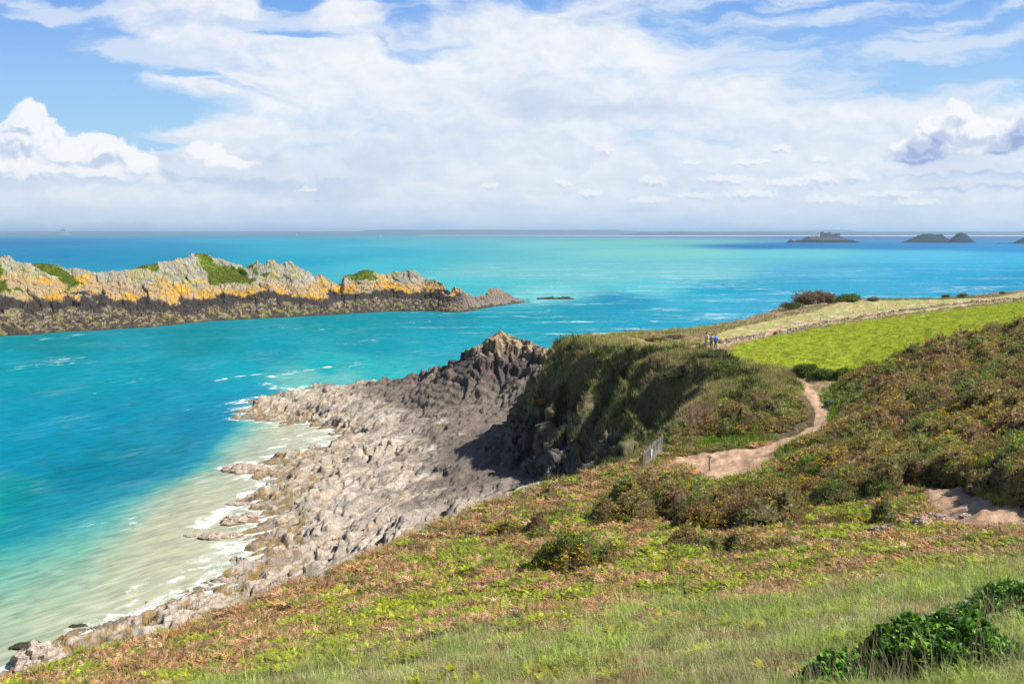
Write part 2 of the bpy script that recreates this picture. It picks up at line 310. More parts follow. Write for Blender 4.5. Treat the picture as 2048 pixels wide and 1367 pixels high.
def zones(x, y):
    jx = x + 0.9*perlin(x*0.35, y*0.35, 61)*np.clip(y/40, 0.2, 1); jy = y + 1.6*perlin(x*0.3+5, y*0.3, 62)*np.clip(y/40, .2, 1)
    z = np.zeros(x.shape, np.int8)                            # 0 bracken heath
    z[cliffdist(x, y) < -0.2] = 6                             # tussocky flank
    far = (y > 84) & (z == 0); z[far] = 7                     # coast strip
    gj = 1.25*fbm(x*.45, y*.45, 4, 68)*sstep(y, 5, 14)*1.6
    z[inpoly(x + gj, y + gj*1.6 + .5*perlin(x*1.5, y*1.5, 69)*sstep(y, 8, 14), Z_grass) & (y < 40)] = 1
    gn0 = fbm(x*.17, y*.17, 4, 66)
    for gi, g in enumerate(Z_gorse): z[inpoly(jx, jy, g) & (y < 110) & ((gi < 2) | (gn0 > -.12))] = 2
    z[(z == 0) & (y > 24) & (y < 70) & (fbm(x*.28, y*.2, 4, 67) > .42)] = 2
    z[inpoly(jx, jy, Z_tuss) & (z != 3)] = 6
    for p, r in PATHS: z[(dline(x, y, p) < 1.1) & (z == 2)] = 0
    z[inpoly(jx, jy, Z_meadow)] = 3
    z[inpoly(x, y, Z_pale)] = 4
    z[inpoly(jx*0.3+x*0.7, jy*0.3+y*0.7, Z_sand) | inpoly(jx*0.5+x*0.5, jy*.5+y*.5, Z_worn)] = 5
    for p, r in PATHS: z[dline(x, y, p) < r*(1+0.25*perlin(x*0.8, y*0.8, 64))] = 5
    return z
zone = zones(gx, gy)
# colours (albedo only)
def c3(*c): return np.array(c, np.float32)
TUS_ = 1
SOIL = {0: c3(.12,.09,.045), 1: c3(.15,.15,.05), 2: c3(.09,.06,.035), 3: c3(.20,.24,.015), 4: c3(.30,.29,.11), 5: c3(.44,.295,.195), 6: c3(.12,.11,.055), 7: c3(.19,.17,.07)}
col = np.zeros(gx.shape + (3,), np.float32)
for k_, c_ in SOIL.items(): col[zone == k_] = c_
nA = fbm(gx*0.25, gy*0.25, 5, 70); hh = np.asarray(hh, np.float32); nB = fbm(gx*0.9, gy*0.9, 4, 75)
fl = sstep(fbm(gx*0.35, gy*0.16, 4, 77), 0.0, 0.35)
col = np.where((zone == 4)[..., None], cmix(col, c3(.52,.48,.36), fl*0.6*sstep(nB, -.3, .3)), col)
col = np.where((zone == 4)[..., None], cmix(col, c3(.36,.24,.10), sstep(nA, 0.1, 0.5)*0.7), col)
col = np.where((zone == 7)[..., None], cmix(col, c3(.30,.20,.13), sstep(nA, -0.1, 0.3)), col)
col = np.where((zone == 5)[..., None], cmix(col, c3(.30,.19,.12), sstep(nA+nB*0.9, -0.2, 0.5)*0.8), col)
# rock: pale weathered shelf, darker towards the peak and the cliff, brown weed at the tide line
rc = np.broadcast_to(c3(.43,.355,.27), gx.shape + (3,)).copy()
rc = cmix(rc, c3(.36,.31,.26), sstep(nA, -.2, .5)); rc = cmix(rc, c3(.50,.44,.37), sstep(_r3[kc1], .55, .9)*0.6)
rc = cmix(rc, c3(.20,.165,.135), sstep(_r3[kc2], .7, .92)*0.55)
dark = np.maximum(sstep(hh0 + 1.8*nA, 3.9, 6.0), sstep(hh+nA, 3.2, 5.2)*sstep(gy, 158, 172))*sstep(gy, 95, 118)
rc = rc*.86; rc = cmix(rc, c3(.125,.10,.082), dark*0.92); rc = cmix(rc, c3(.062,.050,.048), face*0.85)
topm = sstep(hz, 14.0, 16.5)*sstep(gy, 168, 176); rc = cmix(rc, c3(.33,.25,.14), topm*sstep(nB, -.4, .2))
wet = sstep(hz + 0.5*nB, 0.85, 0.2); rc = cmix(rc, c3(.17,.125,.08), wet*0.8)
weed = sstep(fbm(gx*0.8, gy*0.45, 4, 81), .15, .3)*sstep(hz, 2.6, 1.2); rc = cmix(rc, c3(.20,.125,.03), weed*0.8)
iron = sstep(perlin(gx*0.2+4, gy*0.12, 83), .45, .6); rc = cmix(rc, c3(.33,.22,.16), iron*0.3)
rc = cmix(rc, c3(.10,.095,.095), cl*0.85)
iron = iron
veg_cl = sstep(hh + 4*nA + 2.5*nB, 12, 16.5)                         # how far down the flank plants reach
isrock = np.clip(np.maximum(rockm, cl*(1-veg_cl*0.8) + (1-veg_cl)*sstep(-cdist, 0.5, 2)), 0, 1)
isrock = np.where((cdist > 0) , 0, isrock)
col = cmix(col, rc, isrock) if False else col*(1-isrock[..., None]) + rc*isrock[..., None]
# gorse canopy
def domes(x, y):
    f1, f2, k, ox, oy = voro(x*0.62 + 0.25*perlin(x, y, 90), y*0.55, 9); g1, g2, k2, _, _ = voro(x*1.7, y*1.5, 10)
    return np.clip(1.0 - 1.15*f1*f1, 0.0, 1)*(0.55+0.75*_r3[k]) + 0.22*(1-g1*1.3), k
gd, gk = domes(gx, gy)
inner = (zone == 2).astype(float)
for _ in range(16): inner = (inner + np.roll(inner, 1, 0) + np.roll(inner, -1, 0) + np.roll(inner, 1, 1) + np.roll(inner, -1, 1))/5
pth_ = np.minimum(dline(gx, gy, PATHS[2][0]), dline(gx, gy, list(Z_sand) + [Z_sand[0]])); gorse_h = gd*1.35*sstep(inner, .35, 1.0)*(.22 + .78*sstep(pth_, .8, 6.5))
nr, nc = gx.shape
idx = np.arange(nr*nc).reshape(nr, nc); Q = np.stack([idx[:-1, :-1], idx[:-1, 1:], idx[1:, 1:], idx[1:, :-1]], -1).reshape(-1, 4)
V = np.stack([GX, GY, GZ], -1).reshape(-1, 3); colf = col.reshape(-1, 3)
cls = np.where(isrock > 0.5, 1, np.where(zone == 5, 2, np.where(zone == 3, 3, 0)))[:-1, :-1].ravel()
low_ = (hz[:-1, :-1].ravel() < -3.0) & (gy[:-1, :-1].ravel() > 60)
def sub(mask, name, mat, **k):
    q = Q[mask]; u, inv = np.unique(q, return_inverse=True)
    return npmesh(name, V[u], inv.reshape(-1, 4), mat, col=colf[u], smooth=True, **k)
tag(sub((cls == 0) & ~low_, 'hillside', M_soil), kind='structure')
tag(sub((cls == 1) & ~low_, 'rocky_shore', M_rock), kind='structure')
tag(sub((cls == 2) & ~low_, 'footpath', M_soil), kind='structure')
tag(sub((cls == 3) & ~low_, 'meadow_ground', M_soil), kind='structure')

# ---------------------------------------------------------------- sky with clouds: a far backdrop
EXPO = 2.0**S.view_settings.exposure
qx_ = np.linspace(-700, 2750, 1500, dtype=np.float32); qy_ = np.concatenate([np.linspace(-900, -30, 120), np.linspace(-28, 640, 620)]).astype(np.float32)
QX, QY = np.meshgrid(qx_, qy_)
def disp(c): c = np.asarray(c, np.float32)/255; return np.where(c < .04045, c/12.92, ((c+.055)/1.055)**2.4)
def ramp(v, ks, cs):
    cs = np.array([disp(c) for c in cs]); return np.stack([np.interp(v, ks, cs[:, i]) for i in range(3)], -1).astype(np.float32)
skyc = ramp(QY + 0.04*(QX-1024)*sstep(QX, 1200, 2000), [-600, 0, 120, 250, 330, 400, 466], [(70,125,215), (122,172,240), (150,195,246), (168,212,247), (178,216,244), (188,217,240), (190,212,234)])
def fb(sx_, sy_, o=5, seed=0, g=0.55, X_=None, Y_=None):
    return fbm((QX if X_ is None else X_)/sx_, (QY if Y_ is None else Y_)/sy_, o, seed, g)
WX = QX + 55*fb(260, 150, 6, 201); WY = QY + 26*fb(240, 120, 6, 202)
def E(items, X_, Y_, k=6.0):
    r = np.zeros(X_.shape, np.float32)
    for it in items:
        cx, cy, rx, ry_ = it[:4]; t = R(it[4]) if len(it) > 4 else 0.0; dx = X_-cx; dy = Y_-cy
        u = (dx*math.cos(t) + dy*math.sin(t))/rx; v = (dy*math.cos(t) - dx*math.sin(t))/ry_
        r += np.exp(k*(1 - np.sqrt(u*u + v*v)).clip(-2, 1))
    return np.log(r + 1e-6)/k
def over(c, a, top): return c*(1-a[..., None]) + np.asarray(top, np.float32)*a[..., None] if np.ndim(top) == 1 else c*(1-a[..., None]) + top*a[..., None]
# high thin streaks
strk_ = fb(330, 60, 6, 210, 0.6, WX + QY*1.5, WY)
wis = E([(1300,20,330,34,-4),(1900,100,260,26,-10),(1650,30,260,18,-3),(1420,120,260,70,10),(75,20,110,22,12),(340,110,210,26,8),(2000,25,200,16,-8),(1750,205,420,26,0),(560,40,330,36,5),(1880,60,90,14,-12)], WX, WY)
skyc = over(skyc, np.clip(sstep(wis + 0.85*strk_, -0.35, 0.75)*0.72, 0, 1), disp((226,236,250)))
# the great cloud sheet
sheet = E([(880,160,560,60,7),(560,100,340,42,10),(1040,70,270,80,0),(560,205,360,36,9),(900,220,520,70,5),(1230,190,330,110,5),(860,330,840,95,0),(1700,330,700,110,0),(440,20,180,32,0),(690,18,62,42,0),
           (520,256,330,20,3),(1650,240,420,40,0),(2150,250,300,50,0),(120,385,700,70),(1000,420,1600,46,0),(470,170,240,18,6)], WX, WY)
cvn = fb(190, 80, 7, 220, 0.56, WX, WY)
sheet = sheet - 0.55*sstep(E([(405,152,190,13,20),(250,225,130,40,0),(300,296,60,12,0),(560,60,120,14,8),(120,130,190,110,0),(560,20,60,30,0)], WX*.6+QX*.4, WY*.6+QY*.4), -.25, .4)
cov = sstep(sheet + 0.36*cvn, -0.22, 0.5)
bil = fb(120, 85, 6, 230, 0.55, QX + 25*fb(90, 60, 3, 231), QY + 18*fb(80, 50, 3, 232)); bils = fb(120, 85, 6, 230, 0.55, QX + 25*fb(90, 60, 3, 231) + 9, QY + 18*fb(80, 50, 3, 232) - 16)
shade = np.clip(0.66 + 0.45*(bil - bils) + 0.10*bil + 0.30*fb(420, 170, 4, 240), 0, 1)
white = ramp(shade, [0, .35, .65, 1], [(212,225,243), (227,235,248), (240,244,251), (250,251,254)])
lowt = sstep(QY, 120, 380)*0.7; white = white*(1-lowt[..., None]) + ramp(shade, [0, .5, 1], [(212,225,243), (222,232,246), (236,241,249)])*lowt[..., None]
skyc = over(skyc, cov*0.94, white)
shd = sstep(E([(1230,215,180,34,4),(1190,205,90,20),(1050,200,120,50),(780,345,130,46),(640,365,260,34),(1900,330,160,44),(1300,230,160,22),(350,330,60,36),(560,320,70,26)], WX, WY) + 0.5*cvn, -0.2, 0.9)
skyc = over(skyc, shd*0.45*cov, disp((184,203,233)))
# soft wide ripples of light and grey low down
lo = sstep(fb(300, 34, 6, 250, 0.55), -0.05, 0.5)*sstep(QY, 300, 380)*sstep(QY, 470, 420); skyc = over(skyc, lo*0.2, disp((188,209,236)))
lo2 = sstep(fb(260, 26, 6, 255, 0.55), 0.1, 0.5)*sstep(QY, 320, 390)*sstep(QY, 455, 410); skyc = over(skyc, lo2*0.22, disp((236,238,246)))
# heaped clouds: billowed outlines, sunny upper edges, blue-grey bases
def billow(X_, Y_, s_, seed):
    a_ = 1.0; r = 0
    for i in range(5):
        f1, f2, *_ = voro(X_/s_*2**i, Y_/s_*2**i, seed+i); r = r + a_*(0.5 - f1); a_ *= 0.55
    return r
def cumulus(box, items, s_, cols, amt=1.0, amp=0.5, soft=0.09, fadey=None, seed=31):
    global skyc
    x0, x1, y0, y1 = box; i0, i1 = np.searchsorted(qy_, (y0, y1)); j0, j1 = np.searchsorted(qx_, (x0, x1)); sl_ = (slice(i0, i1), slice(j0, j1))
    x = QX[sl_] + s_*0.25*fbm(QX[sl_]/s_, QY[sl_]/s_, 3, seed+9); y = QY[sl_] + s_*0.2*fbm(QX[sl_]/s_+7, QY[sl_]/s_, 3, seed+8)
    def T(ox, oy): return E(items, x+ox, y+oy, 5) + amp*billow(x+ox, y+oy, s_, seed)
    t = T(0, 0); l_ = s_*0.16; sh_ = np.clip(0.5 + 1.1*(t - T(l_*0.5, -l_))/amp*0.9 + 0.3*(t - T(l_*2.0, -l_*4)), 0, 1)
    a = sstep(t, 0, soft)*amt
    if fadey: a = a*sstep(QY[sl_], fadey[1], fadey[0])
    c = ramp(sh_, [0, .35, .6, 1], cols)
    skyc[sl_] = skyc[sl_]*(1-a[..., None]) + c*a[..., None]
cw = [(196,212,238), (220,230,246), (245,247,252), (255,255,255)]
cumulus((-400, 520, 150, 460), [(60,240,48,40),(45,285,90,40),(130,310,110,34),(215,300,62,30),(275,335,48,34),(60,345,200,40),(-150,330,200,70),(200,350,110,24)], 58, cw, 0.9, 0.42, 0.22, (325, 400))
cumulus((300, 620, 250, 400), [(410,312,42,30),(455,328,48,18),(500,330,26,8)], 46, [(225,234,248), (244,247,252), (252,253,254), (255,255,255)], 0.85, 0.42, 0.28)
cumulus((300, 800, 290, 440), [(400,350,80,20),(560,355,130,34),(660,350,60,30),(345,335,30,24)], 60, [(186,206,236), (196,213,239), (206,221,242), (226,234,247)], 0.55, 0.4, 0.3, (350, 400), 41)
cumulus((1600, 2700, 150, 460), [(1915,235,34,44),(1960,262,58,34),(1880,262,56,34),(2060,262,50,30),(2200,280,120,60),(1850,300,70,24)], 52, [(196,208,234), (220,228,243), (243,245,250), (255,255,255)], 0.85, 0.42, 0.25, (315, 350), 51)
cumulus((1600, 2700, 150, 460), [(1845,300,50,26),(1830,318,60,14),(1880,275,26,18),(2045,275,36,34),(2110,280,40,40),(2000,300,40,16)], 44, [(152,173,219), (157,178,222), (166,185,226), (190,205,235)], 0.9, 0.45, 0.6, None, 61)
cumulus((1600, 2700, 250, 460), [(1830,345,110,14),(1960,338,110,16),(2080,340,90,20),(1900,375,110,12),(2030,370,90,14)], 50, [(186,203,234), (190,206,235), (198,212,237), (222,230,244)], 0.75, 0.45, 0.7, None, 71)
for i_, (x_, y_, rx_, ry_) in enumerate([(1490,326,38,9),(1530,322,18,7),(1580,368,60,12),(1640,360,44,18),(1712,354,26,16),(1310,364,32,14),(1180,388,32,10),(1125,368,22,10),(1390,392,50,9),(1500,390,60,12),(615,380,22,6),(1640,320,22,9),(1560,298,24,10),(1380,325,26,8),(1300,400,44,8),(980,372,20,6),(1210,300,22,12),(1660,400,70,10),(1780,390,70,10),(1830,405,60,8),(1450,360,60,12)]):
    cumulus((x_-110, x_+110, y_-60, y_+60), [(x_, y_, rx_, ry_)], 22, [(200,214,237), (219,229,245), (240,244,251), (252,253,254)], 0.6, 0.5, 0.4, None, 80+i_)
hzn = sstep(QY, 385, 462); skyc = over(skyc, hzn*0.6, ramp(QX, [0, 1000, 1500, 2100], [(196,222,248), (190,217,246), (190,216,245), (203,221,243)]))
a_, b_ = (QX-1024)/F, (683.5-QY)/F
dx_, dy_, dz_ = a_, math.cos(PITCH) + b_*math.sin(PITCH), -math.sin(PITCH) + b_*math.cos(PITCH); L_ = np.sqrt(dx_**2 + dy_**2 + dz_**2)
RAD = 95000.0
m, k, b = mat_new('sky_light'); k.n.remove(b); em = k.new('ShaderNodeEmission'); k.l.new(attr(k).outputs['Color'], em.inputs[0]); em.inputs[1].default_value = 1.0/EXPO
k.l.new(em.outputs[0], k.n['Material Output'].inputs[0]); m.cycles.emission_sampling = 'NONE'
ii = np.arange(QX.size, dtype=np.int32).reshape(QX.shape)
tag(npmesh('sky', np.stack([dx_/L_*RAD, dy_/L_*RAD, H + dz_/L_*RAD], -1), np.stack([ii[:-1, :-1], ii[:-1, 1:], ii[1:, 1:], ii[1:, :-1]], -1).reshape(-1, 4), m, col=skyc.reshape(-1, 3), smooth=True), kind='structure')
# ---------------------------------------------------------------- the sea
yr = [45.0]
while yr[-1] < 60000: yr.append(yr[-1]*(1.0032 if yr[-1] < 700 else 1.012))
YR = np.array(yr); TS = np.linspace(-0.80, 0.80, 900); sx = TS[None]*YR[:, None]; sy = np.repeat(YR[:, None], len(TS), 1)
WC = [(0,472,3,126,175),(300,472,3,134,181),(60,485,3,118,169),(300,490,3,137,178),(550,485,3,160,188),(50,505,3,128,174),(600,520,3,155,184),(300,515,3,134,173),(700,500,42,164,190),(800,530,56,174,190),(900,490,77,173,189),(1100,490,106,186,189),(1300,485,102,186,179),(1024,470,3,165,172),(1400,472,119,135,175),(1700,474,40,86,162),(2000,474,37,92,157),(1550,492,3,106,172),(1800,492,3,120,179),(2040,496,3,134,192),(1350,505,116,196,190),(1600,506,94,189,199),(1850,510,77,178,209),(2040,515,51,167,210),(1000,540,103,184,189),(1200,550,106,187,193),(1400,545,110,187,195),(1650,545,65,164,197),(1900,545,32,158,200),(2040,560,17,145,186),(950,575,63,181,190),(1100,590,109,191,194),(1300,582,84,186,198),(1450,578,3,155,185),(1600,570,46,158,192),(1250,602,3,137,173),(1400,600,46,166,194),(1150,615,12,146,169),(1300,630,21,151,181),(1500,610,53,159,193),(900,640,3,140,160),(1050,640,3,149,168),(700,650,3,143,156),(400,680,3,135,148),(100,690,3,135,148),(50,760,3,146,165),(300,740,3,147,166),(550,700,3,146,164),(750,690,3,144,162),(900,680,12,154,173),(1000,650,16,153,172),(650,740,9,167,175),(750,740,42,174,180),(600,765,103,183,176),(680,760,95,181,180),(540,790,20,146,171),(480,745,11,157,175),(300,800,11,139,164),(100,850,3,141,170),(400,790,16,143,169),(470,780,14,149,174),(300,880,14,136,162),(450,850,20,135,167),(400,900,19,127,153),(500,850,23,135,167),(560,850,181,184,166),(640,860,205,212,192),(480,880,26,133,160),(420,930,16,130,147),(350,960,7,122,145),(480,940,200,210,190),(400,990,191,200,175),(300,1000,11,125,137),(200,1000,12,130,140),(50,1000,8,138,144),(50,1040,15,154,141),(150,1040,15,144,142),(230,1040,17,142,135),(300,1050,201,188,150),(400,1080,205,210,185),(100,1080,25,168,139),(20,1100,3,179,135),(150,1110,74,196,139),(220,1120,205,208,149),(20,1180,3,193,149),(100,1180,3,185,137),(250,1200,195,210,180),(20,1250,3,175,136),(120,1250,184,205,165),(300,1150,200,210,182),(200,1240,200,210,185),(20,1330,190,210,188),(380,1160,205,210,188),(120,960,3,125,146),(180,950,3,123,148),(250,950,7,124,147),(150,900,3,136,166),(220,920,3,128,151),(50,930,3,136,165),(300,960,7,124,145),(350,920,13,130,149),(270,975,13,129,144),(200,1020,13,134,136),(100,1055,21,158,141),(0,1060,9,162,142),(0,900,3,140,169),(0,800,3,144,168),(200,760,3,147,165),(200,840,3,136,166),(380,850,19,130,162),(440,820,25,138,168),(0,730,3,147,163)]
def lin_(c): c = np.asarray(c, float)/255; return np.where(c < .04045, c/12.92, ((c+.055)/1.055)**2.4)
def feat(x, y): return x/y*1.9, np.log(y)*0.62
cp = [(*feat(*wz(px, py)[:2]), *lin_((r_, g_, b_))) for px, py, r_, g_, b_ in WC]
jx = sx + 0.014*sy*fbm(sx/sy*14, np.log(sy)*14, 5, 101); jy = sy*(1+0.03*fbm(sx/sy*6+3, np.log(sy)*12, 5, 103))
fx, fy = feat(jx, jy); acc = np.zeros(sx.shape + (3,)); wsum = np.zeros(sx.shape)
for u, v, r_, g_, b_ in cp:
    k_ = 1/((fx-u)**2 + (fy-v)**2 + 2.5e-4)**2.0; wsum += k_; acc += k_[..., None]*np.array([r_, g_, b_])
seac = acc/wsum[..., None]
PL = [wz(px, py)[:2] for px, py in [(515,795),(478,828),(440,878),(380,922),(300,968),(200,1010),(100,1050),(0,1085),(-220,1150),(-300,1700),(500,1500),(760,1100),(800,880),(640,800)]]
pj = sx + 2.2*fbm(sx*.05, sy*.05, 4, 105) + .8*fbm(sx*.25, sy*.25, 3, 106); pk = sy + 3.0*fbm(sx*.05+9, sy*.05, 4, 107)
near_ = sy < 260; pd = np.full(sx.shape, -99.0); ins_ = inpoly(pj[near_], pk[near_], PL); dd0 = dline(pj[near_], pk[near_], PL[:9]); pd[near_] = np.where(ins_, dd0, -dd0)
pd = pd/(1 + 2.0*sstep(sx/sy, -.36, -.50)); keys = [-4, 0, 2, 4.2, 7.5, 12]
pc = np.stack([np.interp(pd, keys, [lin_(v)[i] for v in ((15,138,176),(40,158,182),(100,190,186),(150,203,186),(192,208,180),(207,209,178))]) for i in range(3)], -1)
pa = sstep(pd, -6, 0)*.85*sstep(sy, 215, 190); seac = seac*(1-pa[..., None]) + pc*.80*pa[..., None]
strk = fbm(sx/sy*9+jx*0.0, np.log(sy)*42, 4, 110)
seac *= (1 + 0.12*strk*sstep(sy, 380, 520))[..., None]
foam = np.zeros(sx.shape)
inr = sy < 320
hs = np.full(sx.shape, -9.0); hs[inr] = (lambda a, b: hlook(a, np.clip(b, 2, 329)))(np.clip(sx[inr]/sy[inr], -.73, .73)*sy[inr], sy[inr])
near = (sx/sy > -.5) & (sy < 215) & (sy > 60)
foam = np.where(near, sstep(hs, -1.7, -0.15)*0.75, 0)
def stroke(pts, wid, amt):
    global foam
    p = [wz(px, py)[:2] for px, py in pts]; d = dline(sx, sy, p); foam = np.maximum(foam, amt*sstep(d, wid, wid*0.15)*(0.75+0.6*fbm(sx*0.35, sy*0.35, 3, 120)))
for a_ in [([(430,761),(470,753),(520,748),(560,745)], 1.5, 1.0), ([(540,752),(600,742),(660,733)], 3.5, .8), ([(528,765),(545,775),(590,778),(625,770)], 3.0, .9), ([(480,805),(505,795),(560,790)], 2.6, .9),
           ([(440,935),(470,925),(520,925)], 2.0, .9), ([(540,925),(548,960),(500,985),(520,1010)], 3.5, 1.0), ([(500,985),(470,1010),(430,1030),(400,1050)], 3.5, 1.05), ([(590,925),(560,930)], 2.0, .8), ([(650,885),(620,890)], 1.5, .9),
           ([(420,1085),(450,1095),(500,1100)], 2.0, .8), ([(320,1168),(360,1155)], 1.2, .8), ([(380,1195),(440,1175),(480,1160)], 2.2, .8), ([(230,1235),(200,1275),(190,1300),(140,1330)], 2.6, 1.2), ([(150,1255),(180,1270),(200,1290)], 1.6, 1.0),
           ([(190,1300),(120,1310),(70,1330),(20,1345),(0,1360)], 3.0, 1.2), ([(250,1235),(300,1215),(350,1205)], 1.6, 1.0), ([(155,1310),(100,1340)], 2.2, 1.1), ([(210,1300),(260,1290)], 1.6, .7),
           ([(185,786),(200,785)], .6, .8), ([(30,678),(110,675)], .7, .5), ([(180,670),(250,665)], .6, .4), ([(880,624),(960,620),(1045,608)], 1.2, .7), ([(1060,600),(1150,598)], 2.5, .35), ([(280,920),(310,908)], .5, .5),
           ([(1060,612),(1200,606),(1350,594),(1480,586)], 5, .42), ([(1400,580),(1500,577),(1560,573)], 5, .4), ([(1500,590),(1620,585),(1750,583)], 5, .3), ([(1150,590),(1240,582),(1330,578)], 4, .3), ([(1600,560),(1800,552)], 5, .25), ([(1700,600),(1800,597)], 3, .3)]: stroke(*a_)
rip = np.clip(sstep(fbm(sx/sy*7, np.log(sy)*22, 4, 130), 0.02, 0.5)*sstep(sy, 230, 400)*0.5*sstep(sx/sy, -.25, .15)*sstep(sy, 1500, 700), 0, 1)
m, k, b = mat_new('sea_water'); p = pos(k); c_ = attr(k).outputs['Color']; fo = attr(k, 'foam').outputs['Fac']; rp = attr(k, 'ripple').outputs['Fac']
sx3 = k.new('ShaderNodeSeparateXYZ'); k.l.new(p, sx3.inputs[0])
def turned(deg, su, sv):
    c0, s0 = math.cos(R(deg)), math.sin(R(deg)); return k.xyz(k.m('MULTIPLY', k.m('ADD', k.m('MULTIPLY', sx3.outputs[0], c0), k.m('MULTIPLY', sx3.outputs[1], s0)), su), k.m('MULTIPLY', k.m('SUBTRACT', k.m('MULTIPLY', sx3.outputs[1], c0), k.m('MULTIPLY', sx3.outputs[0], s0)), sv), 0.0)
wdir = turned(50, .28, 1.0); hdir = turned(2, .3, 1.0)
wv1 = k.noise(wdir, 0.95, 6, 0.6, 0.5); wv2 = k.noise(wdir, 0.14, 5, 0.55, 0.5); wv3 = k.noise(hdir, 0.02, 4, 0.6)
lum = k.m('MULTIPLY', k.lin(wv1, 0.3, 0.7, 0.66, 1.32), k.m('MULTIPLY', k.lin(wv2, 0.3, 0.7, 0.90, 1.10), k.lin(wv3, .3, .7, .94, 1.06)))
c2 = k.mix(1.0, c_, k.xyz(lum, k.m('POWER', lum, 0.8), k.m('POWER', lum, 0.7)), 'MULTIPLY')
fn = k.noise(p, 1.7, 9, 0.74, 1.8); fn2 = k.noise(p, 0.28, 6, 0.6, 1.0)
fsum = k.m('ADD', k.m('MULTIPLY', fo, 0.50), k.m('ADD', k.m('MULTIPLY', k.m('SUBTRACT', fn, 0.5), 0.9), k.m('MULTIPLY', k.m('SUBTRACT', fn2, 0.5), 0.9)))
fm = k.m('MULTIPLY', k.m('MULTIPLY', k.ss(fsum, 0.20, 0.60), 0.92), k.ss(fo, 0.02, 0.2))
fz = k.ss(k.noise(hdir, 0.22, 9, 0.78, 0.8), 0.50, 0.62)
fm = k.m('MAXIMUM', fm, k.m('MULTIPLY', fz, rp))
cap = k.m('MULTIPLY', k.ss(k.m('MULTIPLY', k.noise(wdir, 0.5, 9, 0.75, 0.5), k.noise(p, 0.03, 3, 0.5)), 0.37, 0.42), 0.55)
thr = k.m('ABSOLUTE', k.m('SUBTRACT', k.noise(turned(50, .10, .8), 0.55, 5, 0.6, 1.0), 0.5)); thm = k.m('MULTIPLY', k.ss(thr, 0.035, 0.0), k.ss(k.noise(p, 0.045, 3, 0.6), 0.48, 0.66))
fm = k.m('MAXIMUM', k.m('MAXIMUM', fm, cap), k.m('MULTIPLY', thm, 0.07))
k.n.remove(b); df = k.new('ShaderNodeBsdfDiffuse'); gs = k.new('ShaderNodeBsdfGlossy'); gs.inputs['Roughness'].default_value = 0.28; k.l.new(k.mix(fm, c2, (.80, .83, .82)), df.inputs[0])
bp = k.new('ShaderNodeBump'); bp.inputs['Strength'].default_value = 0.55; bp.inputs['Distance'].default_value = 0.6; k.l.new(k.m('ADD', k.m('MULTIPLY', wv1, 0.5), k.m('MULTIPLY', wv2, 1.2)), bp.inputs['Height'])
k.l.new(bp.outputs[0], df.inputs['Normal']); k.l.new(bp.outputs[0], gs.inputs['Normal']); fr = k.new('ShaderNodeFresnel'); fr.inputs[0].default_value = 1.33; k.l.new(bp.outputs[0], fr.inputs['Normal'])
mx = k.new('ShaderNodeMixShader'); k.l.new(k.m('MULTIPLY_ADD', fr.outputs[0], 0.05, 0.012), mx.inputs[0]); k.l.new(df.outputs[0], mx.inputs[1]); k.l.new(gs.outputs[0], mx.inputs[2]); k.l.new(mx.outputs[0], k.n['Material Output'].inputs[0])
M_sea = m
ns_ = len(TS); sidx = np.arange(sx.size).reshape(sx.shape); SQ = np.stack([sidx[:-1, :-1], sidx[:-1, 1:], sidx[1:, 1:], sidx[1:, :-1]], -1).reshape(-1, 4)
SEA_K = 0.62
sz = 0.16*fbm(sx*0.10, sy*0.16, 3, 140)*sstep(sy, 600, 200)
tag(npmesh('sea', np.stack([sx, sy, sz], -1), SQ, M_sea, col=(np.clip(seac, 0, 1)*SEA_K).reshape(-1, 3), smooth=True, extra={'foam': foam.ravel(), 'ripple': rip.ravel()}), kind='structure')
# ---------------------------------------------------------------- the long rocky island across the channel
rock_isl = rock_mat('island_rock', 0.45, 0.35)
IW = [(-140,683),(-60,678),(0,672),(60,669),(100,665),(200,660),(300,654),(420,642),(500,638),(560,635),(620,632),(700,627),(780,623),(850,622),(870,623),(900,624.5),(930,623.5),(960,618),(1000,611),(1030,607),(1046,605),(1060,603)]
IT = [(-140,500),(-60,505),(0,513),(25,516),(40,527),(70,529),(100,528),(140,538),(200,546),(230,545),(262,538),(300,530),(330,527),(350,521),(375,515),(400,507),(425,511),(440,519),(470,529),(500,531),(530,523),(545,515),(560,526),(590,528),(610,540),(640,552),(670,568),(683,571),(690,552),(710,549),(730,540),(770,547),(800,544),(812,540),(832,543),(845,553),(870,562),(886,566),(892,577),(920,582),(950,592),(970,588),(985,577),(1000,577),(1015,588),(1030,594),(1044,601),(1060,610)]
u_ = np.linspace(-140, 1060, 1150, dtype=np.float32); q_ = np.linspace(-0.12, 1.9, 250, dtype=np.float32)
IU, IQ = np.meshgrid(u_, q_)
def bvec(px, py): v = (683.5-py)/F; Yc = math.cos(PITCH)+v*math.sin(PITCH); return (px-1024)/F/Yc, (-math.sin(PITCH)+v*math.cos(PITCH))/Yc
ywp = np.interp(IU, *zip(*IW)); aw, bw = bvec(IU, ywp); yw = -H/bw
off = np.interp(IU, [-140, 400, 700, 880, 960, 1060], [34, 34, 26, 22, 13, 8])
ad, bd_ = bvec(IU, np.interp(IU, *zip(*IT))); top = H + bd_*(yw+off)
iy = yw + off*IQ; ix = (IU-1024)/F/math.cos(PITCH)*iy*0.995
wob = fbm(ix*0.05, iy*0.05, 4, 301)
qq = np.clip(IQ + 0.10*wob*sstep(IQ, 0, .3)*sstep(IQ, 1.0, .8), -0.2, 2)
prof = np.interp(qq, [-.12, 0, .10, .26, .40, .50, .70, .86, 1.0, 1.12, 1.5, 1.9], [-.12, 0, .12, .20, .40, .54, .70, .80, 1.0, .95, .45, -.15])
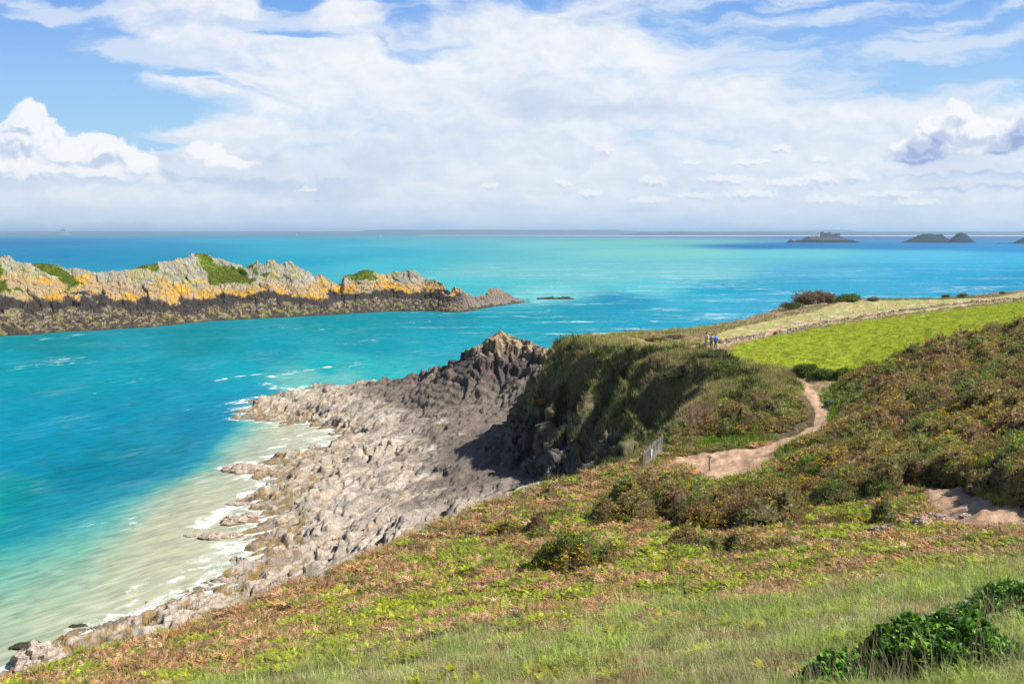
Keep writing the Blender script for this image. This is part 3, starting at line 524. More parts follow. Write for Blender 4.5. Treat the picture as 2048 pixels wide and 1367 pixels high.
# castellated granite blocks
bf1, bf2, bk, box_, boy = voro(ix*0.20+.02*iy, iy*0.15, 41); cf1, cf2, ck, cox, coy = voro(ix*0.5, iy*0.42, 42); df1, df2, dk, dox, doy = voro(ix*0.11, iy*0.11, 43)
iz = top*prof
blocky = 0.55 + 0.45*sstep(fbm(ix*0.04, iy*0.04, 2, 305), -.2, .2)
turfm = sstep(.22*fbm(ix*.25, iy*.25, 3, 307) + fbm(ix*0.035, iy*0.07, 3, 306) + 0.5*sstep(IU, 360, 420)*sstep(IU, 530, 470) - 0.26, -0.05, 0.2)*sstep(iz, 14.5, 17)*sstep(IQ, .42, .52)*sstep(IQ, 1.3, 1.02)
crag = sstep(iz, 3, 9)
dz = ((_r3[bk]-0.6)*4.0 + boy*(_r1[bk])*1.2 + box_*(_r2[bk]-.5)*1.3)*blocky*crag*(1-0.85*turfm) + ((_r3[ck]-.5)*1.5 + coy*.5)*(1-0.8*turfm) - 0.9*(1-sstep(bf2-bf1, 0, .12))*(1-.9*turfm) - .35*(1-sstep(cf2-cf1, 0, .14))*(1-.9*turfm) + (_r3[dk]-.5)*2.0*(1-turfm)*crag
iz2 = iz + .58*dz*np.clip(0.35 + 0.65*sstep(iz, 0, 4), 0, 1)*1.0*sstep(IU, 1060, 1044)
iz2 = iz2 + 0.5*fbm(ix*.5, iy*.5, 4, 310)*(1-.6*turfm)
n1 = fbm(ix*0.12, iy*0.12, 4, 320); n2 = fbm(ix*0.5, iz2*0.5, 4, 322); n3 = fbm(ix*0.07, iz2*0.16, 4, 323)
ic = np.broadcast_to(c3(.36,.335,.27), ix.shape+(3,)).copy()
ic = cmix(ic, c3(.27,.25,.19), sstep(_r3[ck], .4, .9)*.7); ic = cmix(ic, c3(.42,.40,.38), sstep(_r1[bk], .6, .9)*.5)
ic = cmix(ic, c3(.36,.34,.12), sstep(n1, 0.0, .45)*sstep(iz2, 14, 18)*.6)
zs = np.interp(IU, [-140, 0, 250, 500, 700, 880, 960, 1060], [1.45, 1.4, 1.1, .95, .92, .85, .6, .5])
zb = iz2/zs + 1.9*n1 + 0.9*n2 + 1.6*fbm(ix*.03, iy*.05, 3, 326) + 1.2*(_r3[bk]-.5)
bandO = sstep(zb, 9.8, 10.8)*sstep(zb, 17.5, 14.0); ic = cmix(ic, c3(.42,.29,.15), bandO*.85); ic = cmix(ic, c3(.56,.30,.025), bandO*sstep(n3+.5*n2+.3*n1, -.08, .22)*.88)
ic = cmix(ic, c3(.56,.34,.03), sstep(n3+0.6*n2, .32, .5)*sstep(zb, 12, 14)*sstep(zb, 24, 19)*.7)
bandK = sstep(zb, 5.2, 6.4)*sstep(zb, 10.8, 9.8); ic = cmix(ic, c3(.038,.029,.026), bandK*.96)
bandG = sstep(zb, 6.4, 5.2); ic = cmix(ic, c3(.27,.215,.15), bandG); ic = cmix(ic, c3(.050,.038,.027), bandG*sstep(fbm(ix*.6, iz2*.9, 4, 333) + .5*n1 + .25*sstep(zb, 4, 1), -.34, .0)*.92); ic = cmix(ic, c3(.27,.26,.07), bandG*sstep(fbm(ix*.2, iy*.4, 3, 330), .22, .4)*.6)
ic = cmix(ic, c3(.045,.038,.028), sstep(iz2 + .5*n2, .9, .3)*.85)
tip = sstep(IU, 895, 945)*sstep(zb, 1.5, 3); ic = cmix(ic, c3(.24,.19,.155), tip*.85)
ic = ic*.80; ic = cmix(ic, c3(.15,.20,.02), turfm); ic = cmix(ic, c3(.26,.22,.07), turfm*sstep(n2, .1, .5)*.6)
ii = np.arange(IU.size, dtype=np.int32).reshape(IU.shape); IQd = np.stack([ii[:-1, :-1], ii[:-1, 1:], ii[1:, 1:], ii[1:, :-1]], -1).reshape(-1, 4)
isl = empty('rocky_island', (-120, 420, 0)); tag(isl, 'long low rocky island across the channel, orange lichen over a black tide band', 'island')
tm = (turfm > 0.5)[:-1, :-1].ravel(); IV = np.stack([ix+120, iy-420, iz2], -1).reshape(-1, 3)
for nm, msk, mt in (('cliff', ~tm, rock_isl), ('turf', tm, M_soil)):
    q = IQd[msk]; u, inv = np.unique(q, return_inverse=True); npmesh(nm, IV[u], inv.reshape(-1, 4), mt, parent=isl, col=ic.reshape(-1, 3)[u], smooth=False)
def ilook(px, q):                       # a point on the island's surface
    i = int(np.argmin(abs(u_-px))); j = int(np.argmin(abs(q_-q))); return float(ix[j, i]), float(iy[j, i]), float(iz2[j, i])

# ---------------------------------------------------------------- far islands, far coast
M_far = soil_mat('far_island', 0.02)
def ridge_island(name, label, pts, base, depth, colfn, seed, parent=None):
    d0 = wz(pts[0][0], base)[1]; xs = np.linspace(pts[0][0], pts[-1][0], 150); tp = np.interp(xs, *zip(*pts)); v = np.linspace(-1, 1, 41)
    XX, VV = np.meshgrid(xs, v); TP = np.broadcast_to(tp, XX.shape); zt = H + bvec(XX, TP)[1]*d0; X = (XX-1024)/F/math.cos(PITCH)*0.998*d0
    e_ = sstep(XX, pts[0][0], pts[0][0]+6)*sstep(XX, pts[-1][0], pts[-1][0]-6)
    Zv = zt*np.clip(1-np.abs(VV)**1.7, 0, 1)**0.6*np.clip(e_+.15, 0, 1) + (fbm(X*.03, VV*4+seed, 5, seed)*5)*(1-VV**2)*e_ - 1.0; Yv = d0 + VV*depth
    cc = colfn(Zv, fbm(X*.02, VV*5, 4, seed+3)); ox = float(X.mean())
    o = npmesh(name, np.stack([X-ox, Yv-d0, Zv], -1), (lambda a: np.stack([a[:-1, :-1], a[:-1, 1:], a[1:, 1:], a[1:, :-1]], -1).reshape(-1, 4))(np.arange(XX.size).reshape(XX.shape)), M_far, col=cc.reshape(-1, 3), smooth=False)
    o.location = (ox, d0, 0); tag(o, label, 'island'); return o, d0
def cf1_(z, n_): c = np.broadcast_to(c3(.055,.075,.095), z.shape+(3,)).copy(); c = cmix(c, c3(.012,.018,.022), sstep(z+n_*3, 14, 9)); return cmix(c, c3(.015,.05,.04), sstep(z+n_*6, 26, 32)*.8)  # rock and green tinted blue: distance haze put into the colour
def cf2_(z, n_): c = np.broadcast_to(c3(.006,.034,.045), z.shape+(3,)).copy(); c = cmix(c, c3(.03,.05,.06), sstep(n_, .1, .4)*.7); return cmix(c, c3(.012,.02,.035), sstep(z+n_*3, 15, 9))  # dark islets, with the haze's blue painted into their colour too
fi, d_f = ridge_island('far_island', 'flat-topped rocky islet on the horizon carrying a low fort', [(1565,485.5),(1574,480.5),(1582,482),(1595,480),(1604,476),(1610,472),(1622,472),(1632,474),(1645,472),(1664,472),(1676,474),(1684,479),(1700,480),(1712,485)], 485, 40, cf1_, 401)
ridge_island('far_island', 'long humped dark islet in the middle of the far group', [(1796,485.5),(1812,479),(1826,472),(1838,468),(1848,466.5),(1862,469),(1872,469),(1880,475),(1890,480),(1898,485)], 485, 45, cf2_, 402)
ridge_island('far_island', 'small pointed islet joined to the right end of the humped islet', [(1884,485.5),(1892,479),(1900,471),(1912,464.5),(1920,468),(1926,474),(1934,483),(1938,485.5)], 485.2, 40, cf2_, 403)
ridge_island('far_island', 'dark islet cut by the right edge with a low reef', [(1980,487.5),(1990,487),(2015,487),(2024,483),(2036,476),(2048,472),(2070,468),(2100,478),(2120,487.5)], 487, 40, cf2_, 404)
def boxm(bm_, x0, x1, y0, y1, z0, z1): bm_.append((x0, x1, y0, y1, z0, z1))
def boxes(name, bl, mat, parent=None, loc=(0, 0, 0)):
    V_ = []; F_ = []
    for x0, x1, y0, y1, z0, z1 in bl:
        b0 = len(V_); V_ += [(x0,y0,z0),(x1,y0,z0),(x1,y1,z0),(x0,y1,z0),(x0,y0,z1),(x1,y0,z1),(x1,y1,z1),(x0,y1,z1)]
        F_ += [[b0+i for i in f_] for f_ in ((0,3,2,1),(4,5,6,7),(0,1,5,4),(1,2,6,5),(2,3,7,6),(3,0,4,7))]
    me = bpy.data.meshes.new(name); me.from_pydata(V_, [], F_); me.materials.append(mat); o = bpy.data.objects.new(name, me); C.objects.link(o); o.location = loc
    if parent: o.parent = parent
    return o
M_fort = plain('fort_stone', (.08, .10, .11), s=0.1, bd=0.2)  # stone colour includes the islet's blue haze tint
fx0 = (1655-1024)/F*d_f; fo_ = empty('fort', (fx0, d_f-6, 28)); tag(fo_, 'low ruined stone fort on the flat-topped islet', 'fort')
boxes('rampart', [(-38,-2,0,14,-6,12),(-2,24,2,14,-6,8),(24,42,1,13,-6,10)], M_fort, fo_); boxes('tower', [(-36,-26,3,12,12.01,17)], M_fort, fo_); boxes('tower', [(-8,2,3,12,8.01,16)], M_fort, fo_)
M_hill = soil_mat('far_hills', 0.002)
def coast(name, d0, prof, z0, depth, cc, seed, amp_):
    xs = np.linspace(-0.66*d0, 0.66*d0, 1400); px_ = 1024 + xs/d0*F; tp = np.interp(px_, *zip(*prof)); zt = (466.3-tp)/F*d0 + 40
    zt = zt*(1+amp_*fbm(xs/900, xs*0, 5, seed)) ; v = np.linspace(0, 1, 12); XX, VV = np.meshgrid(xs, v)
    Zv = z0 + (zt-z0)*np.sin(VV*np.pi*.62)/1.0 + (fbm(XX/500, VV*6, 4, seed+2)*6)*VV; a = np.arange(XX.size).reshape(XX.shape)
    o = npmesh(name, np.stack([XX, d0+VV*depth, Zv], -1), np.stack([a[:-1, :-1], a[:-1, 1:], a[1:, 1:], a[1:, :-1]], -1).reshape(-1, 4), M_hill, col=(np.array(cc)*(1+.3*fbm(XX/300, VV*9, 3, seed+5))[..., None]).reshape(-1, 3))
    tag(o, kind='structure'); return o
coast('hills', 21000, [(-200,464),(100,463),(300,463.5),(600,463),(690,462.5),(710,460),(800,459),(1000,459.5),(1250,460),(1330,462),(1500,462),(1670,461),(1690,459),(1740,459.5),(1760,462),(1900,462.5),(2300,462)], 0, 2500, (.03,.05,.09), 501, .10)  # blue of the distant air mixed into the hill colour
coast('hills', 15500, [(-200,470.5),(1240,470.5),(1290,466),(1500,465),(1540,464),(1700,465),(1900,464.5),(2300,464.5)], -2, 900, (.015,.03,.035), 505, .35)
def slab(name, pts, z, mat):
    me = bpy.data.meshes.new(name); me.from_pydata([(x, y, z) for x, y in pts], [], [list(range(len(pts)))]); me.materials.append(mat); o = bpy.data.objects.new(name, me); C.objects.link(o); tag(o, kind='structure'); return o
slab('tidal_flat', [(-1500, 13500), (3000, 12300), (12000, 11200), (12000, 15450), (-1500, 15450)], 0.6, plain('tidal_sand', (.55, .45, .46), s=.002, bd=0.01))
# mount with an abbey, far away on the left
M_ab = plain('abbey_stone', (.2, .2, .2), s=.02, bd=0.1)
d_a = 18500; ax_ = (133-1024)/F*d_a
V_ = [(0, 0, 95)]; F_ = []
for r_i, (r_, z_) in enumerate([(30, 80), (70, 60), (110, 40), (150, 15), (180, -2)]):
    for j in range(16): a = j*math.pi/8; rr = r_*(1+.12*math.sin(3*a+r_i)); V_.append((rr*math.cos(a), rr*math.sin(a), z_))
for j in range(16): F_.append((0, 1+j, 1+(j+1) % 16))
for r_i in range(4):
    for j in range(16): a = 1+r_i*16; F_.append((a+j, a+16+j, a+16+(j+1) % 16, a+(j+1) % 16))
me = bpy.data.meshes.new('mount'); me.from_pydata(V_, [], F_); me.materials.append(plain('mount_rock', (.12,.13,.12), s=.01, bd=.1)); mo = bpy.data.objects.new('mount', me); C.objects.link(mo); mo.location = (ax_, d_a, 0); tag(mo, kind='structure')
ab = empty('abbey', (ax_, d_a, 70)); tag(ab, 'faint abbey with a thin spire on the far mount at the left', 'abbey')
boxes('nave', [(-45, 45, -20, 20, 0, 42)], M_ab, ab); boxes('tower', [(-9, 9, -9, 9, 42.1, 66)], M_ab, ab)
me = bpy.data.meshes.new('spire'); me.from_pydata([(-9,-9,66.1),(9,-9,66.1),(9,9,66.1),(-9,9,66.1),(0,0,104)], [], [(0,1,4),(1,2,4),(2,3,4),(3,0,4),(3,2,1,0)]); me.materials.append(M_ab); sp_ = bpy.data.objects.new('spire', me); C.objects.link(sp_); sp_.parent = ab
# two far sailing boats
M_sail = plain('sail', (.8,.8,.8), s=1, bd=0.0, var=.05); M_hull = plain('hull', (.7,.7,.72), s=1, bd=0.0, var=.05)
for (px, py), lb in (((593, 470.6), 'white sailing boat nearest the horizon, above the island\'s low saddle'), ((761, 475), 'white sailing boat right of the other, above the island\'s block-topped crag')):
    p = wz(px, py); s_ = p[1]/9000*1.0; e_ = empty('sailing_boat', p); tag(e_, lb, 'sailing boat', 'sailing boats far out at sea')
    def tri(nm, vs, fs, mt):
        me = bpy.data.meshes.new(nm); me.from_pydata([(a*s_, b*s_, c*s_) for a, b, c in vs], [], fs); me.materials.append(mt); o = bpy.data.objects.new(nm, me); C.objects.link(o); o.parent = e_
    tri('hull', [(-9,0,2),(-6,-2.5,2),(6,-2.5,2),(10,0,2.6),(6,2.5,2),(-6,2.5,2),(-7,0,-.4),(8,0,-.4)], [(0,5,4,3,2,1),(0,1,6),(1,2,7,6),(2,3,7),(3,4,7),(4,5,6,7),(5,0,6)], M_hull)
    tri('mainsail', [(-7,0,4),(1,-.4,4),(1,-.4,24),(-7,.3,4),(1,0,4),(1,0,24)], [(0,1,2),(5,4,3),(0,2,5,3),(1,4,5,2),(0,3,4,1)], M_sail)
    tri('jib', [(1.6,-.4,4),(8.5,-.2,3.5),(1.6,-.4,20),(1.6,0,4),(8.5,.1,3.5),(1.6,0,20)], [(0,1,2),(5,4,3),(0,2,5,3),(1,4,5,2),(0,3,4,1)], M_sail)
    tri('mast', [(1.1,-.2,2),(1.5,-.2,2),(1.3,.2,2),(1.2,-.1,25),(1.4,-.1,25),(1.3,.1,25)], [(0,1,4,3),(1,2,5,4),(2,0,3,5),(3,4,5)], M_hull)

# ---------------------------------------------------------------- loose rocks standing in the water and beside the path
def boulder(name, loc, size, label, seed, colr, group=None, cat='rock', mat=None, wetz=None):
    nu, nv = 40, 22; th = np.linspace(0, 2*np.pi, nu, endpoint=False); ph = np.linspace(-1.2, np.pi/2, nv); T_, P_ = np.meshgrid(th, ph)
    dx = np.cos(P_)*np.cos(T_); dy = np.cos(P_)*np.sin(T_); dzv = np.sin(P_)
    X0 = dx*size[0]; Y0 = dy*size[1]; Z0 = dzv*size[2]; sc = 2.6/max(size)
    f1, f2, k, ox, oy = voro(X0*sc+seed, Y0*sc+Z0*sc*1.3, seed % 50); r = 1 + .30*(_r3[k]-.5) + .22*fbm3(X0*sc+seed, Y0*sc, Z0*sc, 4, seed % 60) - .10*(1-sstep(f2-f1, 0, .15))
    V = np.stack([X0*r, Y0*r, Z0*r], -1).reshape(-1, 3); a = np.arange(nu*nv).reshape(nv, nu); b_ = np.roll(a, -1, 1)
    Fq = np.stack([a[:-1], b_[:-1], b_[1:], a[1:]], -1).reshape(-1, 4)
    cc = np.broadcast_to(np.array(colr), V.shape)*(1+.3*(_r1[k].ravel()-.5))[:, None]
    if wetz: t = sstep(V[:, 2], wetz*.4*size[2], -.05*size[2]+0*V[:, 2])[:, None]; cc = cc*(1-t) + np.array((.13,.085,.04))*t
    o = npmesh(name, V, Fq, mat or M_rock, col=cc, smooth=False); o.location = loc; tag(o, label, cat, group); return o
SR = (.40,.32,.25)
for i_, (px, py, sx_, sy_2, sz_, lb) in enumerate([(490,940,3.6,2.4,1.1,'jagged tan rock farthest out in the surf, off the middle of the shelf'), (405,1205,2.4,1.5,.8,'flat brown rock awash below the bracken slope'), (470,1043,1.9,1.6,.8,'rounded tan rock in the foam between two wet ledges'),
      (500,1033,1.5,1.0,.55,'small low rock just right of the rounded tan rock'), (425,1074,1.7,1.2,.6,'wet brown rock at the left end of the lower ledge'), (462,1072,2.0,1.1,.5,'low ledge rock joining the wet brown rock to the shore'), (380,1070,.9,.6,.25,'flattest rock washed over at the outer foam'),
      (630,895,1.3,.9,.5,'small dark rock ringed with foam in the inlet'), (560,1072,1.4,1.0,.6,'rough rock edge below the inlet pool'), (482,1008,2.2,.8,.3,'thin wet ledge rock under the foam'), (590,1110,1.2,.9,.55,'single boulder at the water edge under the broad slab'), (455,1162,2.0,.8,.45,'narrow ledge rock with weed at the shore, above the flat brown rock')]):
    p = wz(px, py); boulder('sea_rock', (p[0], p[1], 0.0), (sx_, sy_2, sz_), lb, 600+i_*7, SR, 'rocks standing in the surf', wetz=1)
for i_, (px, py, s_, lb) in enumerate([(56,1292,(1.6,.9,.35),'weedy black rock barely above the water at the lower left'), (208,1312,(1.1,.7,.3),'small dark weedy rock close under the bracken edge'), (155,1252,(.9,.5,.18),'tiny dark rock at the tip of the foam')]):
    p = wz(px, py); boulder('sea_rock', (p[0], p[1], 0.0), s_, lb, 700+i_*11, (.05,.05,.02), 'dark weedy rocks in the sandy water')
p = wz(70, 1340); boulder('shore_boulder', (p[0], p[1]+1, 0.3), (2.3, 2.0, 1.7), 'blocky tan rock mass at the bottom left corner of the shore', 731, (.40,.33,.27), cat='rock')
for i_, px in enumerate([1082,1093,1103,1112,1121,1131,1139]):
    p = wz(px, 598-.3*(i_ % 2)); boulder('reef_rock', (p[0], p[1], -0.1), (3.6 if i_ % 2 else 2.6, 1.6, .9+.3*(i_ % 3)), ['leftmost','second','third','middle','fifth','sixth','rightmost'][i_] + ' of the seven dark reef rocks beyond the island tip', 740+i_*5, (.06,.05,.045), 'reef rocks awash beyond the island tip')
for i_, (px, py, s_, lb) in enumerate([(1847,1050,.30,'largest pale stone at the lower edge of the worn path'), (1833,1056,.2,'stone just left of the largest pale stone'), (1868,1037,.24,'brown stone on the left margin of the worn path'), (1888,1040,.17,'small dark stone in the middle of the worn path'), (1931,1034,.16,'small stone on the right half of the worn path'),
      (1802,1053,.28,'flat pale stone half hidden in the grass left of the path'), (1768,1069,.34,'flat slab of stone in the grass, farthest left'), (1905,1052,.13,'smallest stone below the middle of the worn path'), (1858,1020,.18,'stone at the upper left bend of the worn path'), (1765,1170,.2,'lone pale stone lying in the bracken below the path')]):
    x_, y_ = hit(px, py); boulder('path_stone', (x_, y_, float(hlook(x_, y_))+s_*.15), (s_*1.2, s_, s_*.75), lb, 800+i_*13, (.40,.30,.23), 'stones beside the worn path')
# ---------------------------------------------------------------- plants: template shapes placed by the thousand, one mesh per kind of ground cover
def gl(G, x, y):
    c = (x/y - TX[0])/(TX[1]-TX[0]); r = np.interp(y, RY, np.arange(len(RY))); c = np.clip(c, 0, len(TX)-1.001); r = np.clip(r, 0, len(RY)-1.001); i = r.astype(int); j = c.astype(int); fr = r-i; fc = c-j
    return (G[i, j]*(1-fc) + G[i, j+1]*fc)*(1-fr) + (G[i+1, j]*(1-fc) + G[i+1, j+1]*fc)*fr
def gn(G, x, y):
    c = np.rint((x/y - TX[0])/(TX[1]-TX[0])).astype(int); r = np.rint(np.interp(y, RY, np.arange(len(RY)))).astype(int)
    return G[np.clip(r, 0, len(RY)-1), np.clip(c, 0, len(TX)-1)]
def scatter(n_, y0, y1, zs_, t0=-.66, t1=.66, extra=None, jitter=0.0):
    y = np.exp(rng.uniform(math.log(y0), math.log(y1), n_)); x = rng.uniform(t0, t1, n_)*y
    z = gn(zone, x, y); ok = np.isin(z, zs_) & (gn(isrock, x, y) < 0.45)
    x, y = x[ok], y[ok]; h = gl(hz, x, y); py = 683.5 - F*((math.cos(PITCH)*(h+.6-H) + math.sin(PITCH)*y)/(math.cos(PITCH)*y - math.sin(PITCH)*(h+.6-H)))
    ok = (py < 1420) & (abs(x/y) < .62)
    if extra is not None: ok &= rng.random(len(x)) < extra(x, y)
    return x[ok], y[ok]
def inst(T, TF, P, yaw, scale, tilt=None, tdir=None, zs=None):     # T (m,3), P (n,3)
    n_ = len(P); c_, s_ = np.cos(yaw)[:, None], np.sin(yaw)[:, None]; X = T[None, :, 0]*c_ - T[None, :, 1]*s_; Y = T[None, :, 0]*s_ + T[None, :, 1]*c_; Z = np.broadcast_to(T[None, :, 2], X.shape)
    sc = scale[:, None]; X, Y, Z = X*sc, Y*sc, Z*sc*(zs[:, None] if zs is not None else 1)
    if tilt is not None: X = X + Z*(tilt*np.cos(tdir))[:, None]; Y = Y + Z*(tilt*np.sin(tdir))[:, None]
    V = np.stack([X+P[:, 0:1], Y+P[:, 1:2], Z+P[:, 2:3]], -1).astype(np.float32).reshape(-1, 3)
    return V, (TF[None] + (np.arange(n_)*len(T))[:, None, None]).reshape(-1, TF.shape[1]).astype(np.int32)
class Pile:
    def __init__(s): s.V, s.F, s.C, s.n = [], [], [], 0
    def add(s, V, F_, Cc, m_):           # Cc (n,3) per instance
        s.V.append(V); s.F.append(F_+s.n); s.C.append(np.repeat(Cc.astype(np.float32), m_, 0)); s.n += len(V)
    def make(s, name, mat, kind='stuff', parent=None):
        if not s.V: return None
        o = npmesh(name, np.concatenate(s.V), np.concatenate(s.F), mat, col=np.concatenate(s.C), parent=parent)
        if kind: tag(o, kind=kind)
        return o
def blades(nb, h0, h1, spread, wid, lean, seed, curve=.5):
    r = np.random.default_rng(seed); V, F_ = [], []
    for i in range(nb):
        a = r.uniform(0, 2*np.pi); rr = spread*math.sqrt(r.random()); bx, by = rr*math.cos(a), rr*math.sin(a); d = a + r.uniform(-1, 1); h = r.uniform(h0, h1); l = lean*r.uniform(.2, 1)*h
        px_, py_ = -math.sin(d)*wid/2, math.cos(d)*wid/2; q = r.uniform(0, 6.3); px_, py_ = math.cos(q)*wid/2, math.sin(q)*wid/2
        m_ = (bx+math.cos(d)*l*.35, by+math.sin(d)*l*.35, h*.6); t_ = (bx+math.cos(d)*l, by+math.sin(d)*l, h*(1-curve*.25*l/h))
        b0 = len(V); V += [(bx-px_, by-py_, -.05), (bx+px_, by+py_, -.05), (m_[0]-px_*.8, m_[1]-py_*.8, m_[2]), (m_[0]+px_*.8, m_[1]+py_*.8, m_[2]), t_]
        F_ += [(b0, b0+1, b0+3), (b0, b0+3, b0+2), (b0+2, b0+3, b0+4)]
    return np.array(V), np.array(F_)
def fern(nf, ln, seed, width=.30, pairs=7, up=.9):
    r = np.random.default_rng(seed); V, F_ = [], []
    for i in range(nf):
        a = 2*np.pi*(i + r.uniform(-.3, .3))/nf; L = ln*r.uniform(.75, 1.15); u = up*r.uniform(.75, 1.2)
        ca, sa = math.cos(a), math.sin(a)
        def pt(t, side=0.0, dz_=0.0): rad = L*(.12*t + .55*t*t); z = L*u*(t - .42*t*t); return (ca*rad - sa*side, sa*rad + ca*side, z + dz_)
        b0 = len(V); V += [pt(0, -.006), pt(0, .006), pt(1.0)]; F_.append((b0, b0+1, b0+2))
        for j in range(pairs):
            t = .32 + .62*j/(pairs-1); wd_ = width*L*(1-.80*(t-.32)/.68)*r.uniform(.8, 1.1); g = .075*L
            for sd in (-1, 1):
                b0 = len(V); p0 = pt(t-g/L*.55); p1 = pt(t+g/L*.55); tip = pt(t+.10, sd*wd_, -.10*wd_+r.uniform(-.02, .02)); mid = pt(t+.13, sd*wd_*.55, r.uniform(-.01, .02))
                V += [p0, p1, mid, tip]; F_ += [(b0, b0+1, b0+2), (b0, b0+2, b0+3)] if sd > 0 else [(b0, b0+2, b0+1), (b0, b0+3, b0+2)]
    return np.array(V), np.array(F_)
def sprig(nb, ln, wid, seed, up=.35):    # spiny shoots standing out in all upward directions
    r = np.random.default_rng(seed); V, F_ = [], []
    for i in range(nb):
        v = r.normal(size=3); v[2] = abs(v[2]) + up; v /= np.linalg.norm(v); L = ln*r.uniform(.6, 1.1); s_ = np.cross(v, r.normal(size=3)); s_ /= np.linalg.norm(s_); o_ = v*L*.15
        b0 = len(V); V += [o_-s_*wid/2, o_+s_*wid/2, v*L*.6+s_*wid*.55, v*L*.6-s_*wid*.55, v*L]; F_ += [(b0, b0+1, b0+2), (b0, b0+2, b0+3), (b0+3, b0+2, b0+4)]
    return np.array(V), np.array(F_)
def specks(nb, rad, size, seed, flat=.6):  # small leaves or flowers in a ball
    r = np.random.default_rng(seed); V, F_ = [], []
    for i in range(nb):
        c_ = r.normal(size=3); c_ *= rad*r.random()**.4/np.linalg.norm(c_); c_[2] = c_[2]*flat + rad*flat; a = r.normal(size=3); a /= np.linalg.norm(a); b_ = np.cross(a, r.normal(size=3)); b_ /= np.linalg.norm(b_); s_ = size*r.uniform(.6, 1.2)
        b0 = len(V); V += [c_-a*s_, c_-b_*s_*.55, c_+a*s_, c_+b_*s_*.55]; F_ += [(b0, b0+1, b0+2), (b0, b0+2, b0+3)]
    return np.array(V), np.array(F_)
def pick(cols, w_, n_, var=.18):
    cols = np.array(cols); i = rng.choice(len(cols), n_, p=np.array(w_)/sum(w_)); v = 1+rng.normal(0, var, n_); return np.clip(cols[i]*v[:, None], .005, 1)
def put(pile, Ts, x, y, z, colr, sc, tilt=.15, zsc=None):
    n_ = len(x); w_ = rng.integers(0, len(Ts), n_)
    for i, (T, TF) in enumerate(Ts):
        q = w_ == i
        if not q.any(): continue
        P = np.stack([x[q], y[q], z[q]], -1); V, F_ = inst(T, TF, P, rng.uniform(0, 6.28, q.sum()), sc[q], rng.uniform(0, tilt, q.sum()), rng.uniform(0, 6.28, q.sum()), zsc[q] if zsc is not None else None)
        pile.add(V, F_, colr[q], len(T))
def nz(x, y, s_, seed, o=3): return fbm(np.asarray(x, np.float32)*s_, np.asarray(y, np.float32)*s_, o, seed)
# fraction of brown in the heath: more towards the cliff edge
def brownf(x, y): return np.clip(sstep(.50 + .8*nz(x, y, .22, 901) + 1.2*nz(x, y, .7, 902) + .5*nz(x, y, 2.0, 903) + 0.5*sstep(cliffdist(x, y), 7, 1) - .12*sstep(y, 22, 14), .3, .7), 0, 1)

# gorse: a twiggy shell over the domes and spiny sprigs standing on it
gor = Pile(); gm = gorse_h > 0.12
gq = Q[(gm[:-1, :-1] & gm[1:, 1:] & gm[:-1, 1:] & gm[1:, :-1]).ravel()]; u, inv = np.unique(gq, return_inverse=True)
gv = np.stack([GX, GY, GZ + gorse_h*.82 + .10*perlin(gx*3, gy*3, 91)], -1).reshape(-1, 3)[u]; inv = inv.reshape(-1, 4)
gcol = (np.array([.10,.068,.034])*(1+.3*_r3[gk].ravel()[u][:, None]))
gor.V.append(gv.astype(np.float32)); gor.F.append(np.concatenate([inv[:, [0,1,2]], inv[:, [0,2,3]]]).astype(np.int32)); gor.C.append(gcol.astype(np.float32)); gor.n = len(gv)
Tg = [sprig(7, .22, .030, 10+i) for i in range(5)]
x, y = scatter(300000, 20, 125, [2, 0]); gk_ = gl(gorse_h, x, y) > .08; x, y = x[gk_], y[gk_]; h = gl(hz, x, y) + gl(gorse_h, x, y)*rng.uniform(.70, 1.06, len(x)); gn_ = nz(x, y, .16, 911) + .4*nz(x, y, .8, 912)
cg = np.where((gn_ < -.1)[:, None], pick([(.34,.21,.10),(.24,.15,.07),(.44,.30,.16),(.14,.10,.05)], [4,3,2,2], len(x)), pick([(.29,.23,.06),(.35,.24,.10),(.22,.25,.05),(.47,.34,.18)], [3,4,3,1], len(x)))
cell = gn(gk, x, y); cv_ = (.50 + .85*_r3[cell])[:, None]; cg = cg*cv_*np.where((_r1[cell] > .72)[:, None], np.array([[.72, 1.12, .8]]), 1.0)
put(gor, Tg, x, y, h, cg, np.clip((y/52)**.75, .45, 1.7)*rng.uniform(.7, 1.3, len(x)))
# paler grey dead twigs
x, y = scatter(9000, 20, 110, [2, 0]); h = gl(hz, x, y) + gl(gorse_h, x, y)*.8; put(gor, [sprig(3, .45, .02, 30+i, .1) for i in range(3)], x, y, h, pick([(.42,.36,.30),(.32,.25,.2)], [1,1], len(x)), np.clip((y/50)**.7, .4, 1.6))
gor.make('gorse_thicket', M_leaf)
flo = Pile(); fy = lambda x, y: sstep(nz(x, y, .20, 920) + .7*nz(x, y, .7, 921), .22, .42)
x, y = scatter(90000, 20, 112, [2], extra=fy); h = gl(hz, x, y) + gl(gorse_h, x, y)*rng.uniform(.92, 1.12, len(x)) + .05
put(flo, [specks(5, .13, .042, 40+i) for i in range(3)], x, y, h, pick([(.72,.47,.01),(.62,.42,.02),(.75,.36,.01)], [3,2,1], len(x)), np.clip((y/52)**.7, .5, 1.6))
x, y = scatter(9000, 20, 62, [0], extra=lambda x, y: sstep(nz(x, y, .3, 925) + .5*nz(x, y, 1.1, 926), .25, .55)); put(flo, [specks(5, .12, .035, 45+i) for i in range(3)], x, y, gl(hz, x, y)+.45, pick([(.72,.47,.01),(.66,.5,.05)], [3,1], len(x)), np.clip((y/45)**.7, .4, 1.4))
flo.make('gorse_flowers', M_leaf)
